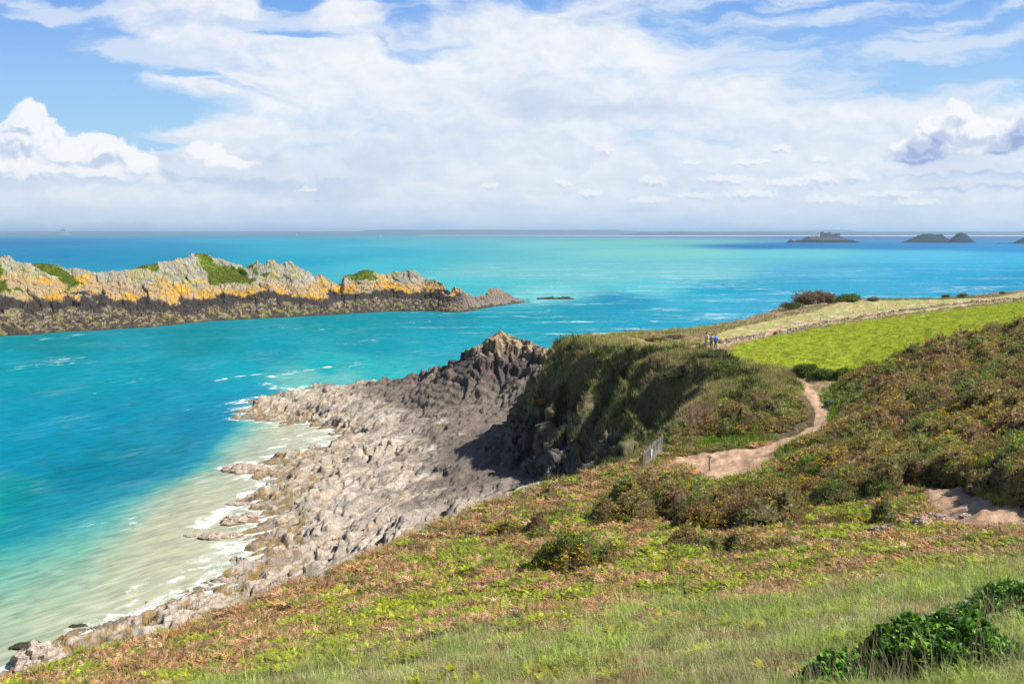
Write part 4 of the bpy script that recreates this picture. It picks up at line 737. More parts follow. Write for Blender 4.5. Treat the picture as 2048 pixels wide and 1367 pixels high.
# bright leafy bramble and lush grass round the sandy clearing, and green patches on the gorse hill
bri = Pile(); Z_bri = [hp(p) for p in ([(1345,905),(1370,885),(1420,868),(1500,868),(1560,875),(1520,893),(1450,901),(1400,906),(1362,914)], [(1380,905),(1350,925),(1380,940),(1425,950),(1425,938)], [(1640,800),(1660,770),(1700,765),(1690,800),(1665,850),(1650,845)], [(1500,1015),(1560,1000),(1600,1010),(1580,1030)], [(1545,905),(1600,882),(1590,900),(1560,915),(1548,935)], [(1800,1000),(1830,985),(1850,1040),(1800,1050)], [(1280,905),(1320,890),(1350,900),(1340,925),(1290,940)])]
def inbri(x, y): r = np.zeros(x.shape, bool); [r.__ior__(inpoly(x, y, p)) for p in Z_bri]; return r
def brif(x, y): return np.where(inbri(x, y), 1.0, sstep(nz(x, y, .13, 930) + .5*nz(x, y, .5, 931), .40, .52)*.8*(gn(zone, x, y) == 2))
x, y = scatter(170000, 20, 112, [0, 2, 6], extra=brif); h = gl(hz, x, y) + gl(gorse_h, x, y)*rng.uniform(.5, 1.06, len(x))
put(bri, [specks(6, .2, .07, 50+i) for i in range(3)] + [blades(6, .2, .5, .15, .03, .6, 53)], x, y, h, pick([(.14,.24,.015),(.22,.32,.02),(.09,.18,.02)], [3,2,2], len(x)), np.clip((y/58)**.7, .5, 1.6)*rng.uniform(.7, 1.2, len(x)))
bri.make('bramble_patches', M_leaf)
# bracken heath
br = Pile(); Tf = [fern(5, .50, 60+i) for i in range(5)]; bkn = lambda x, y: 1-brownf(x, y)*.85
x, y = scatter(125000, 9, 66, [0], extra=bkn); h = gl(hz, x, y)
put(br, Tf, x, y, h, pick([(.34,.40,.03),(.25,.33,.025),(.44,.47,.045),(.14,.20,.02),(.32,.24,.08)], [4,3,2,1.5,1], len(x), .22), np.clip((y/26)**.5, .5, 1.4)*rng.uniform(.28, .68, len(x)), .5)
x, y = scatter(16000, 5, 26, [1], extra=lambda x, y: sstep(nz(x, y, .45, 940)+.5*nz(x, y, 1.3, 941), .05, .4)*.9*sstep(y, 7, 14)); put(br, Tf, x, y, gl(hz, x, y), pick([(.33,.36,.025),(.23,.28,.02),(.30,.22,.07)], [3,2,1], len(x), .2), np.clip((y/26)**.5, .45, 1.2)*rng.uniform(.28, .7, len(x)), .5)
br.make('bracken', M_leaf)
dd_ = Pile(); Td = [fern(5, .50, 70+i, .26, 5, .55) for i in range(3)] + [sprig(9, .42, .014, 75+i, .2) for i in range(4)]
x, y = scatter(70000, 9, 70, [0], extra=lambda x, y: .15 + .85*brownf(x, y)); put(dd_, Td, x, y, gl(hz, x, y)+.02, pick([(.60,.30,.15),(.46,.27,.14),(.62,.42,.26),(.22,.13,.075),(.20,.16,.07)], [3,3,2,2,1], len(x), .2), np.clip((y/28)**.6, .6, 1.5)*rng.uniform(.6, 1.15, len(x)), .4)
x, y = scatter(9000, 6, 28, [1], extra=lambda x, y: sstep(nz(x, y, .5, 945)+.5*nz(x, y, 1.5, 946), .1, .4)); put(dd_, Td, x, y, gl(hz, x, y)+.02, pick([(.34,.17,.085),(.26,.16,.08)], [1,1], len(x), .2), np.clip((y/28)**.6, .5, 1.2)*rng.uniform(.5, .8, len(x)), .4)
dd_.make('dead_bracken', M_leaf)
un = Pile(); Tu = [specks(7, .16, .045, 80+i) for i in range(3)] + [blades(8, .12, .32, .14, .012, .7, 84+i) for i in range(3)]
x, y = scatter(60000, 9, 66, [0]); bf_ = brownf(x, y); put(un, Tu, x, y, gl(hz, x, y), np.where((bf_ > .5)[:, None], pick([(.24,.16,.075),(.16,.12,.05),(.30,.22,.11)], [2,2,1], len(x)), pick([(.13,.20,.025),(.20,.28,.04),(.10,.16,.035)], [2,2,1], len(x))), np.clip((y/26)**.7, .5, 1.6)*rng.uniform(.7, 1.3, len(x)))
un.make('undergrowth', M_leaf)
# foreground grass: tussocks and dry stems
gr = Pile(); Tb = [blades(15, .07, .24, .12, .007, 1.3, 100+i, 1.4) for i in range(8)]
x, y = scatter(62000, 4.2, 30, [1]); h = gl(hz, x, y); n_ = nz(x, y, .35, 950) + .5*nz(x, y, 1.4, 951)
cgr = np.where((n_ > .05)[:, None], pick([(.26,.38,.05),(.35,.47,.08),(.44,.48,.16),(.17,.28,.05)], [3,3,2,2], len(x)), pick([(.45,.44,.19),(.33,.40,.10),(.60,.54,.32),(.20,.29,.06)], [3,3,2,2], len(x)))
cgr = cgr*(1 + .45*nz(x, y, 1.1, 953) + .25*nz(x, y, .3, 954))[:, None]
put(gr, Tb, x, y, h, cgr, np.clip((y/10)**.62, .65, 1.9)*rng.uniform(.5, 1.2, len(x))*(.75+.5*sstep(n_, -.3, .6)), .5, rng.uniform(.4, 1.1, len(x)))
x, y = scatter(26000, 9, 60, [0]); put(gr, Tb, x, y, gl(hz, x, y), pick([(.12,.19,.035),(.22,.24,.07),(.30,.26,.12)], [3,2,2], len(x)), np.clip((y/12)**.62, .65, 2.6)*rng.uniform(.6, 1.1, len(x)), .3)
gr.make('grass', M_leaf)
st = Pile(); Ts_ = [blades(3, .45, .85, .08, .004, .5, 120+i) for i in range(6)]
x, y = scatter(8500, 4.2, 30, [1]); put(st, Ts_, x, y, gl(hz, x, y), pick([(.50,.42,.24),(.42,.34,.2),(.34,.26,.18)], [3,2,1], len(x)), np.clip((y/10)**.5, .7, 1.5)*rng.uniform(.5, 1.0, len(x)), .5); st.make('dry_grass_stems', M_leaf)
# bracken meadow, coast turf, tussocky flank
me_ = Pile(); Tm = [fern(4, .5, 130+i, .34, 3, .7) for i in range(3)] + [specks(5, .22, .09, 134)]
x, y = scatter(75000, 84, 235, [3]); mn = nz(x, y, .07, 960) + .6*nz(x, y, .3, 961)
put(me_, Tm, x, y, gl(hz, x, y)-.05, np.where((mn > .18)[:, None], pick([(.26,.32,.03),(.30,.31,.08),(.18,.25,.03)], [2,1,1], len(x), .12), pick([(.33,.39,.02),(.41,.43,.03),(.25,.33,.02)], [3,2,2], len(x), .12)), np.clip((y/120)**.6, .8, 1.4)*rng.uniform(.5, 1.0, len(x)), .2); me_.make('meadow_bracken', M_leaf)
co = Pile(); Tc = [blades(7, .25, .6, .22, .035, .8, 140+i) for i in range(5)]
x, y = scatter(60000, 84, 235, [7]); cn = nz(x, y, .1, 965) + .4*nz(x, y, .5, 966); edge = sstep(cliffdist(x, y), 5, 1)
put(co, Tc, x, y, gl(hz, x, y), np.where((cn + edge*.5 > .3)[:, None], pick([(.36,.22,.15),(.30,.20,.11),(.22,.19,.08)], [3,2,1], len(x)), pick([(.20,.24,.04),(.15,.19,.04),(.27,.26,.08)], [3,2,2], len(x))), np.clip((y/120)**.6, .8, 1.4)*rng.uniform(.4, .9, len(x)))
x, y = scatter(30000, 84, 235, [4]); put(co, Tc, x, y, gl(hz, x, y), pick([(.32,.32,.13),(.28,.30,.10),(.50,.46,.34),(.36,.26,.12)], [3,3,2,2], len(x)), np.clip((y/120)**.6, .8, 1.4)*rng.uniform(.12, .3, len(x)))
x, y = scatter(260000, 56, 150, [6], extra=lambda x, y: np.where(gl(isrock, x, y) < .3, 1, 0)); fn_ = nz(x, y, .14, 970) + .5*nz(x, y, .6, 971)
put(co, Tc + [sprig(6, .5, .03, 146)], x, y, gl(hz, x, y), np.where((fn_ > .15)[:, None], pick([(.34,.22,.13),(.40,.31,.17),(.20,.15,.08)], [3,2,2], len(x)), np.where((fn_ < -.25)[:, None], pick([(.05,.075,.018),(.09,.07,.035)], [3,1], len(x)), pick([(.19,.25,.05),(.14,.20,.06),(.27,.29,.09)], [3,3,2], len(x)))), np.clip((y/90)**.6, .8, 1.4)*rng.uniform(.6, 1.6, len(x))*(.8+.5*sstep(-fn_, 0, .4)))
x, y = scatter(90000, 84, 150, [6, 7], extra=lambda x, y: sstep(cliffdist(x, y), -5.5, -1)*sstep(cliffdist(x, y), 9, 5)); put(co, Tc, x, y, gl(hz, x, y), pick([(.34,.38,.08),(.42,.37,.16),(.26,.30,.07),(.44,.30,.17)], [3,3,2,1], len(x)), rng.uniform(.6, 1.3, len(x)))  # brighter tufts near the cliff lip: sunlight put into the grass colour
co.make('cliff_grass', M_leaf)
# turf on the island
it_ = Pile(); tj, ti = np.nonzero(turfm > .5); s_ = rng.integers(0, len(tj), 16000); tx, ty, tz = ix[tj[s_], ti[s_]], iy[tj[s_], ti[s_]], iz2[tj[s_], ti[s_]]
put(it_, [specks(5, .5, .22, 150+i) for i in range(3)], tx+rng.uniform(-.2, .2, len(tx)), ty, tz-.1, pick([(.15,.22,.015),(.10,.17,.015),(.24,.24,.05)], [3,2,2], len(tx)), rng.uniform(.5, 1.3, len(tx)))
o = it_.make('grass_tufts', M_leaf, None, isl); o.location = (120, -420, 0)

# ---------------------------------------------------------------- single bushes
def bush(name, loc, rad, hgt, cols, wts, label, n_=900, leaf=.09, group=None, seed=1, lumps=12, stemc=(.16,.11,.07)):
    r = np.random.default_rng(seed); e_ = empty(name, loc); tag(e_, label, 'bush', group); P_, Cc = [], []
    for l in range(lumps):
        a = r.uniform(0, 6.28); rr = r.uniform(0, .62); c0 = np.array([rr*math.cos(a)*rad[0], rr*math.sin(a)*rad[1], hgt*r.uniform(.12, .62)*(1-.5*rr)]); R_ = np.array([rad[0]*.42, rad[1]*.42, hgt*.38])*r.uniform(.55, 1.2)
        v = r.normal(size=(n_//lumps, 3)); v /= np.linalg.norm(v, axis=1)[:, None]; P_.append(c0 + v*R_*(r.random((len(v), 1))**.35))
    P_ = np.concatenate(P_); P_[:, 2] = np.where(P_[:, 2] < .0, np.abs(P_[:, 2])*.3, P_[:, 2]); pl = Pile(); T_ = [sprig(6, leaf*3, leaf*.35, seed+i, .1) for i in range(2)] + [specks(5, leaf*1.6, leaf*.7, seed+5)]
    put(pl, T_, P_[:, 0], P_[:, 1], P_[:, 2], pick(cols, wts, len(P_)), r.uniform(.7, 1.3, len(P_))); pl.make('foliage', M_leaf, None, e_)
    V_, F_ = [], []
    for j in range(9):
        a = r.uniform(0, 6.28); L = hgt*r.uniform(.6, .95); t_ = (math.cos(a)*rad[0]*.6, math.sin(a)*rad[1]*.6, L*.8); w_ = .03*max(1, hgt)
        b0 = len(V_); V_ += [(-w_, 0, -.1), (w_, -w_*.5, -.1), (0, w_, -.1), (t_[0]-w_*.3, t_[1], t_[2]), (t_[0]+w_*.3, t_[1], t_[2]), (t_[0], t_[1]+w_*.3, t_[2])]; F_ += [(b0, b0+1, b0+4), (b0, b0+4, b0+3), (b0+1, b0+2, b0+5), (b0+1, b0+5, b0+4), (b0+2, b0, b0+3), (b0+2, b0+3, b0+5)]
    npmesh('stems', np.array(V_), np.array(F_), M_leaf, parent=e_, col=np.broadcast_to(np.array(stemc), (len(V_), 3)))
    return e_
def at(px, py, dmin=4.0): x_, y_ = hit(px, py, dmin); return (x_, y_, float(hlook(x_, y_)))
GRN = [(.14,.21,.04),(.19,.26,.06),(.10,.15,.04)]; PUR = [(.29,.20,.16),(.22,.16,.11),(.18,.18,.07)]; DRK = [(.09,.14,.035),(.13,.17,.05),(.19,.15,.08)]; YG = [(.18,.28,.02),(.13,.21,.03),(.24,.30,.04)]
for a_ in [((1628,607),(6.0,2.6),3.0,PUR,'large purplish brown thicket where the coast fence climbs',3600,.17),((1588,617),(3.4,1.8),1.6,DRK,'low dark bush at the left foot of the purplish thicket',900,.14),((1692,603),(4.4,2.0),2.0,GRN,'rounded green bush on the skyline right of the purplish thicket',1500,.15),
           ((1748,602),(1.5,1.0),.9,PUR,'small brown bush ending the skyline row of bushes',500,.13),((1893,596),(1.8,1.2),1.1,YG,'left of two pale green skyline bushes by the far fence',600,.14),((1925,595),(1.7,1.1),1.3,GRN,'right of two skyline bushes by the far fence, with a ragged top',600,.14),((2005,588),(.9,.7),.7,PUR,'tiny dark tuft on the skyline near the right edge',250,.12),
           ((1312,684),(2.4,.8),.6,[(.17,.12,.05),(.22,.16,.06),(.10,.11,.03)],'brown gorse bush beside the headland path near its end',1100,.10),((1350,677),(1.8,.7),.5,PUR,'brown gorse bush between the headland path and the first fence posts',700,.10),
           ((1610,752),(1.5,1.2),1.5,GRN,'tall grassy green bush at the left of the path mouth',1500,.12),((1650,757),(2.0,1.3),1.2,GRN,'dark green bush shading the path mouth below the meadow',2600,.12),((1690,758),(1.8,1.2),1.2,GRN,'grey green bush at the right of the dark path bush',1400,.12),
           ((1660,812),(.8,.6),.7,[(.22,.27,.16),(.14,.2,.08),(.3,.33,.24)],'small silvery leaved bush on the right bank of the path bend',600,.06),((1575,856),(.7,.5),.7,DRK,'small dark green bush on the left bank above the sandy clearing',500,.07),
           ((1350,757),(2.2,1.8),1.3,DRK,'dark bush low on the grassy cliff slope',1400,.13),((1420,722),(2.4,1.2),1.0,DRK,'dark bush just under the cliff lip below the two walkers',1400,.13),((1460,745),(1.6,1.0),1.0,GRN,'green bush on the slope right of the dark lip bush',900,.12),
           ((1275,985),(1.0,.9),1.1,[(.12,.13,.04),(.2,.14,.06),(.07,.1,.03)],'dense scrubby bush behind the broken weathered post',900,.08)]:
    (px, py), rd_, hg, cs, lb, nn_, lf = a_; dm = 84 if px < 1500 and py < 760 or py < 700 else 4
    bush('bush', at(px, py, dm), rd_, hg, cs, [3, 2, 2], lb, nn_, lf, seed=int(px+py))
px_o, py_o = hit(1084, 808, 100); bush('flowering_clump', (px_o, py_o, float(hlook(px_o, py_o))), (.9, .9), .8, [(.70,.42,.01),(.60,.34,.02),(.3,.25,.05)], [3,2,1], 'lone orange yellow flowering clump on the dark lower cliff', 500, .09, seed=88)
x_, y_, z_ = ilook(487, .86); bush('bush', (x_, y_, z_-.3), (3.2, 2.0), 3.2, [(.10,.18,.01),(.14,.22,.02),(.08,.13,.02)], [3,2,2], 'bright green round bush on the island ridge', 900, .3, seed=77)
# ---------------------------------------------------------------- broad-leaved shrub at the lower right
def leafT(seed, ln=.058, wd_=.036):
    r = np.random.default_rng(seed); V, F_ = [], []; ts = [0, .25, .55, .8, 1.0]; ws = [.15, .85, 1.0, .6, .02]; cv = r.uniform(.1, .3)
    for t, w_ in zip(ts, ws): z = cv*ln*math.sin(t*2.6); V += [(ln*t, -wd_/2*w_, z+.18*wd_*w_), (ln*t, 0, z), (ln*t, wd_/2*w_, z+.18*wd_*w_)]
    for i in range(4): b0 = i*3; F_ += [(b0, b0+3, b0+4), (b0, b0+4, b0+1), (b0+1, b0+4, b0+5), (b0+1, b0+5, b0+2)]
    V = np.array(V); a = r.uniform(.2, 1.1); V = V @ np.array([[math.cos(a), 0, math.sin(a)], [0, 1, 0], [-math.sin(a), 0, math.cos(a)]]); return V, np.array(F_)
M_gloss = leaf_mat('glossy_leaf', .3, .38, .22)
def leafy(px, py, rx, ry_, hg, n_, label, seed):
    p = at(px, py); r = np.random.default_rng(seed); e_ = empty('leafy_shrub', p); tag(e_, label, 'shrub', 'glossy broad-leaved shrubs at the lower right')
    a = r.uniform(0, 6.28, n_); q = np.sqrt(r.random(n_)); X_ = q*np.cos(a)*rx; Y_ = q*np.sin(a)*ry_
    gz = np.array([float(hlook(p[0]+u_1, max(2.0, p[1]+v_1))) - p[2] for u_1, v_1 in zip(X_, Y_)])
    Zt = hg*(1-q**2.5*.7)*(1+.6*fbm(X_*3.5, Y_*3.5, 3, seed)); Z_ = gz + Zt*r.uniform(.25, 1.0, n_)**.6
    pl = Pile(); put(pl, [leafT(seed+i) for i in range(8)], X_, Y_, Z_, pick([(.055,.15,.012),(.09,.23,.015),(.20,.40,.03),(.03,.085,.012),(.34,.17,.03)], [4,4,2,3,.12], n_), r.uniform(.7, 1.35, n_), .6); pl.make('leaves', M_gloss, None, e_)
    V_, F_ = [], []
    for j in range(60):
        i = r.integers(0, n_); w_ = .006; b0 = len(V_); bx, by = X_[i]*.8, Y_[i]*.8; V_ += [(bx-w_, by, gz[i]-.05), (bx+w_, by, gz[i]-.05), (bx, by+w_, gz[i]-.05), (X_[i]-w_*.5, Y_[i], Z_[i]), (X_[i]+w_*.5, Y_[i], Z_[i]), (X_[i], Y_[i]+w_*.5, Z_[i])]
        F_ += [(b0, b0+1, b0+4), (b0, b0+4, b0+3), (b0+1, b0+2, b0+5), (b0+1, b0+5, b0+4), (b0+2, b0, b0+3), (b0+2, b0+3, b0+5)]
    npmesh('stems', np.array(V_), np.array(F_), M_leaf, parent=e_, col=np.broadcast_to(np.array((.14,.09,.05)), (len(V_), 3)))
leafy(1860, 1350, .60, .75, .38, 7000, 'largest glossy dark green shrub at the lower right of the slope', 1001)
leafy(1680, 1366, .42, .45, .22, 1500, 'low glossy shrub creeping left of the largest shrub', 1002)
leafy(2020, 1225, .7, .9, .28, 3400, 'glossy shrub among tall grass above the largest shrub', 1003)

# ---------------------------------------------------------------- fences, posts, walls
M_wood = plain('weathered_wood', (.30, .27, .24), .85, .35, 30); M_dwood = plain('dark_wood', (.17,.13,.10), .85, .3, 25); M_wire = plain('wire', (.25,.25,.25), .5, .1, 10, .8); M_white = plain('notice', (.78,.78,.76), .5, .04, 5)
def tube(p0, p1, r0, r1=None, sides=7, seed=0, rough=0.0):
    p0, p1 = np.array(p0, float), np.array(p1, float); r1 = r0 if r1 is None else r1; d = p1-p0; d /= np.linalg.norm(d)+1e-9; a = np.cross(d, (0, 0, 1) if abs(d[2]) < .9 else (1, 0, 0)); a /= np.linalg.norm(a); b_ = np.cross(d, a)
    V = []; F_ = []; rr = np.random.default_rng(seed); seg = 3
    for i in range(seg+1):
        c_ = p0 + (p1-p0)*i/seg; R_ = r0+(r1-r0)*i/seg
        for j in range(sides): t = 2*math.pi*j/sides; q = R_*(1+rough*rr.uniform(-1, 1)); V.append(tuple(c_ + a*q*math.cos(t) + b_*q*math.sin(t)))
    for i in range(seg):
        for j in range(sides): F_.append((i*sides+j, i*sides+(j+1) % sides, (i+1)*sides+(j+1) % sides, (i+1)*sides+j))
    F_ += [tuple(range(sides))[::-1], tuple(range(seg*sides, (seg+1)*sides))]; return V, F_
def meshobj(name, parts, mat, parent=None, loc=None):
    V, F_ = [], []
    for v, f_ in parts: b0 = len(V); V += v; F_ += [tuple(i+b0 for i in q) for q in f_]
    me = bpy.data.meshes.new(name); me.from_pydata(V, [], F_); me.materials.append(mat); o = bpy.data.objects.new(name, me); C.objects.link(o)
    if parent: o.parent = parent
    if loc: o.location = loc
    return o
# coast fence
posts = [(1362,668),(1383,671),(1404,672),(1432,652),(1452,649),(1473,646),(1510,640),(1530,636),(1573,628),(1602,620),(1632,610),(1648,606)]
pp = [at(px, py, 90) for px, py in posts]; root = empty('wire_fence', pp[0]); tag(root, 'long post and wire fence along the seaward edge of the headland', 'fence'); r0_ = np.array(pp[0])
for i, p in enumerate(pp): q = np.array(p)-r0_; meshobj('post', [tube(q+(0, 0, -.2), q+(.04*(-1)**i, 0, 1.05), .055, .05, 7, i, .1)], M_wood, root)
groups = [pp[:3], pp[3:]]
for g_ in groups:
    for hgt in (.45, .85): meshobj('wire', [tube(np.array(a)-r0_+(0, 0, hgt), np.array(b_)-r0_+(0, 0, hgt), .006, None, 4) for a, b_ in zip(g_[:-1], g_[1:])], M_wire, root)
for (px, py), lb in (((1347,667),'leaning pale brace frame at the left end of the coast fence'), ((1546,634),'pale brace frame halfway up the coast fence'), ((1630,613),'brace frame below the purplish thicket'), ((1662,606),'slatted brace panel on the skyline by the purplish thicket')):
    p = at(px, py, 90); e_ = empty('fence_brace', p); tag(e_, lb, 'brace', 'brace frames of the coast fence')
    meshobj('strut', [tube((-.45, 0, -.1), (0, 0, 1.15), .045)], M_wood, e_); meshobj('strut', [tube((.5, .1, -.1), (.02, .02, 1.12), .045)], M_wood, e_); meshobj('rail', [tube((-.28, -.03, .4), (.32, .03, .42), .03)], M_wood, e_)
# low stakes
stk = [(1444,702,.42),(1462,714,.42),(1473,719,.4),(1484,722,.42),(1453,689,.35),(1509,677,.35),(1530,671,.75),(1562,657,.45),(1580,653,.45),(1597,649,.45),(1617,645,.45),(1641,640,.45),(1660,637,.45),(1687,631,.45),(1706,627,.45),(1726,624,.45),(1755,619,.45),(1771,617,.45),(1792,613,.45),(1818,610,.45),(1838,607,.45),(1858,605,.45),(1878,602,.5),(1897,600,.5),(1912,599,.5),(1932,597,.5),(1955,595,.5),(1980,593,.5),(1998,591,.5),(2030,588,.5)]
proto = None; nat = ['first','second','third','fourth','fifth','sixth','seventh','eighth','ninth','tenth','eleventh','twelfth','thirteenth','fourteenth','fifteenth','sixteenth','seventeenth','eighteenth','nineteenth','twentieth','twenty-first','twenty-second','twenty-third']
for i, (px, py, hgt) in enumerate(stk):
    p = at(px, py, 84)
    if proto is None: o = meshobj('path_stake', [tube((0, 0, -.15), (.02, 0, 1), .045, .04, 6, 3, .1)], M_wood); proto = o
    else: o = proto.copy(); C.objects.link(o)
    o.location = p; o.scale = (1, 1, hgt); o.rotation_euler = (0, 0, i*1.3)
    lb = ['upper','second','third','lowest'][i] + ' of four low stakes at the meadow corner' if i < 4 else ('short stake by the walkers\' end of the wall', 'low stake halfway along the lower wall', 'tall thick post at the path gap between the two walls')[i-4] if i < 7 else f'{nat[i-7]} low stake up the headland path, counted from the wall gap'
    tag(o, lb, 'stake', 'low stakes along the headland path')
# dry stone walls
M_stone = rock_mat('wall_stone', 3.0, .03)
def wall(pts, label, seed, hgt=.45):
    P_ = [at(px, py, 84) for px, py in pts]; r = np.random.default_rng(seed); V, Cc, F_ = [], [], []
    for a, b_ in zip(P_[:-1], P_[1:]):
        a, b_ = np.array(a), np.array(b_); L = np.linalg.norm(b_-a); n_ = int(L/.30)+1; u = (b_-a)/L; w_ = np.array([-u[1], u[0], 0])
        for i in range(n_):
            for lv in range(3):
                if lv == 2 and r.random() < .35: continue
                for sd in (-.16, .14):
                    c_ = a + u*(i+.5*(lv % 2)+r.uniform(-.2, .2))*.30 + w_*(sd+r.uniform(-.05, .05)); c_[2] = float(hlook(c_[0], c_[1])) + .08 + lv*hgt/3.2; s_ = np.array([.16, .13, .10])*r.uniform(.7, 1.35)
                    b0 = len(V); th = r.uniform(0, 3)
                    for dx, dy, dz_ in ((-1,-1,-1),(1,-1,-1),(1,1,-1),(-1,1,-1),(-.7,-.7,1),(.75,-.7,1),(.7,.75,1),(-.75,.7,1)):
                        q = np.array([dx, dy, dz_])*s_*r.uniform(.75, 1.15, 3); V.append(c_ + (q[0]*math.cos(th)-q[1]*math.sin(th), q[0]*math.sin(th)+q[1]*math.cos(th), q[2]))
                    Cc += [np.array([(.36,.27,.20),(.26,.20,.15),(.44,.36,.28),(.20,.17,.13)][r.integers(0, 4)])]*8; F_ += [[b0+k for k in f_] for f_ in ((0,3,2,1),(4,5,6,7),(0,1,5,4),(1,2,6,5),(2,3,7,6),(3,0,4,7))]
    V = np.array(V); c0 = V.mean(0); c0[2] = V[:, 2].min(); o = npmesh('stone_wall', V-c0, np.array(F_), M_stone, col=np.array(Cc)); o.location = c0; tag(o, label, 'wall')
wall([(1440,686),(1465,683),(1500,677),(1527,671)], 'short low dry stone wall running from the walkers to the path gap', 11)
wall([(1551,669),(1580,664),(1640,650),(1720,636),(1800,624),(1880,613),(1960,605),(2045,597)], 'long low dry stone wall along the top of the bright meadow', 12, .34)
# slatted chestnut fence
def paling(name, P0, P1, hgt, label, gap=.12, n_post=3, seed=5, lean=.0, droop=.0):
    P0, P1 = np.array(P0), np.array(P1); e_ = empty(name, tuple(P0)); tag(e_, label, 'fence'); r = np.random.default_rng(seed); L = np.linalg.norm((P1-P0)[:2]); u = (P1-P0)/L; parts = []; n_ = int(L/gap)
    for i in range(n_+1):
        b0 = u*i*gap; t = b0 + (r.uniform(-.06, .06)+lean, r.uniform(-.03, .03), hgt*r.uniform(.86, 1.05)); w_ = .032; d_ = .012; x_, y_ = u[0]*w_, u[1]*w_; nx, ny = -u[1]*d_, u[0]*d_
        V = [(b0[0]-x_-nx, b0[1]-y_-ny, b0[2]-.1), (b0[0]+x_-nx, b0[1]+y_-ny, b0[2]-.1), (b0[0]+x_+nx, b0[1]+y_+ny, b0[2]-.1), (b0[0]-x_+nx, b0[1]-y_+ny, b0[2]-.1),
             (t[0]-x_-nx, t[1]-y_-ny, t[2]), (t[0]+x_*.6-nx, t[1]+y_*.6-ny, t[2]+.03), (t[0]+x_*.6+nx, t[1]+y_*.6+ny, t[2]+.03), (t[0]-x_+nx, t[1]-y_+ny, t[2])]
        parts.append((V, [(0,3,2,1),(4,5,6,7),(0,1,5,4),(1,2,6,5),(2,3,7,6),(3,0,4,7)]))
    meshobj('palings', parts, M_wood, e_); off_ = np.array([-u[1], u[0], 0])*.06
    for i in range(n_post): b0 = u*L*i/(n_post-1) + off_; meshobj('post', [tube(b0+(0, 0, -.2), b0+(lean, 0, hgt*1.06), .05, .045, 7, i, .1)], M_wood, e_)
    for h_ in (.3, .8): meshobj('wire', [tube(np.array((0, 0, hgt*h_))-off_*.3, u*L+(0, 0, hgt*h_)-off_*.3, .006, None, 4)], M_wire, e_)
    return e_, u, L
a1, a2 = at(1288,938), at(1324,906)
fe, fu, fl_ = paling('slatted_fence', (a1[0], a1[1], a1[2]+.25), (a2[0], a2[1], a2[2]+.35), 1.05, 'weathered slatted fence leaning over the gorse left of the sandy clearing', .11, 3, 5, .03)
c_ = np.array(a1)*.66 + np.array(a2)*.34; ns = empty('notice_sign', (c_[0]+.05, c_[1]-.1, c_[2]+.45)); tag(ns, 'small blank white notice fixed to the weathered slatted fence', 'sign'); th = math.atan2(fu[1], fu[0])
o = boxes('panel', [(-.17, .17, -.012, .012, .1, .62)], M_white, ns); o.rotation_euler = (0, 0, th); o = boxes('backing', [(-.13, .13, .013, .035, .16, .56)], M_wood, ns); o.rotation_euler = (0, 0, th)
a1, a2 = at(1411,697,95), at(1420,688,95)
paling('slatted_fence', a1, (a1[0]+.75, a1[1]+2.6, a1[2]+.05), 1.55, 'pale slatted fence ending just left of the two walkers', .12, 3, 6, -.04)
p = at(1420, 941); ps = empty('marker_post', p); tag(ps, 'grey wooden marker post with a slanted cap at the edge of the sandy clearing', 'post')
meshobj('shaft', [tube((0, 0, -.15), (-.05, 0, 1.0), .085, .075, 8, 2, .08)], M_wood, ps); o = boxes('cap', [(-.14, .12, -.1, .1, 0, .045)], M_dwood, ps, (-.03, 0, 1.01)); o.rotation_euler = (0, R(14), 0)
p = at(1274, 1000); ps = empty('broken_post', (p[0], p[1]-.6, p[2]+.1)); tag(ps, 'split weathered stump of a post in the scrub below the slatted fence', 'post')
meshobj('shaft', [tube((.04, 0, -.2), (0, 0, .95), .13, .10, 7, 8, .2)], M_wood, ps); meshobj('splinter', [tube((-.1, 0, .6), (-.22, .02, 1.5), .05, .02, 5, 9, .2)], M_wood, ps)
# viewing slab at the tip
p = at(1206, 668, 100); vs = empty('viewing_slab', p); tag(vs, 'pale concrete slab on the tip of the headland', 'slab'); M_conc = plain('concrete', (.46,.42,.37), .8, .15, 4)
boxes('slab', [(-1.5, 1.6, -1.0, 1.6, -.4, .14)], M_conc, vs); boxes('step', [(-2.3, -1.52, -.5, .7, -.6, -.05)], M_dwood, vs)

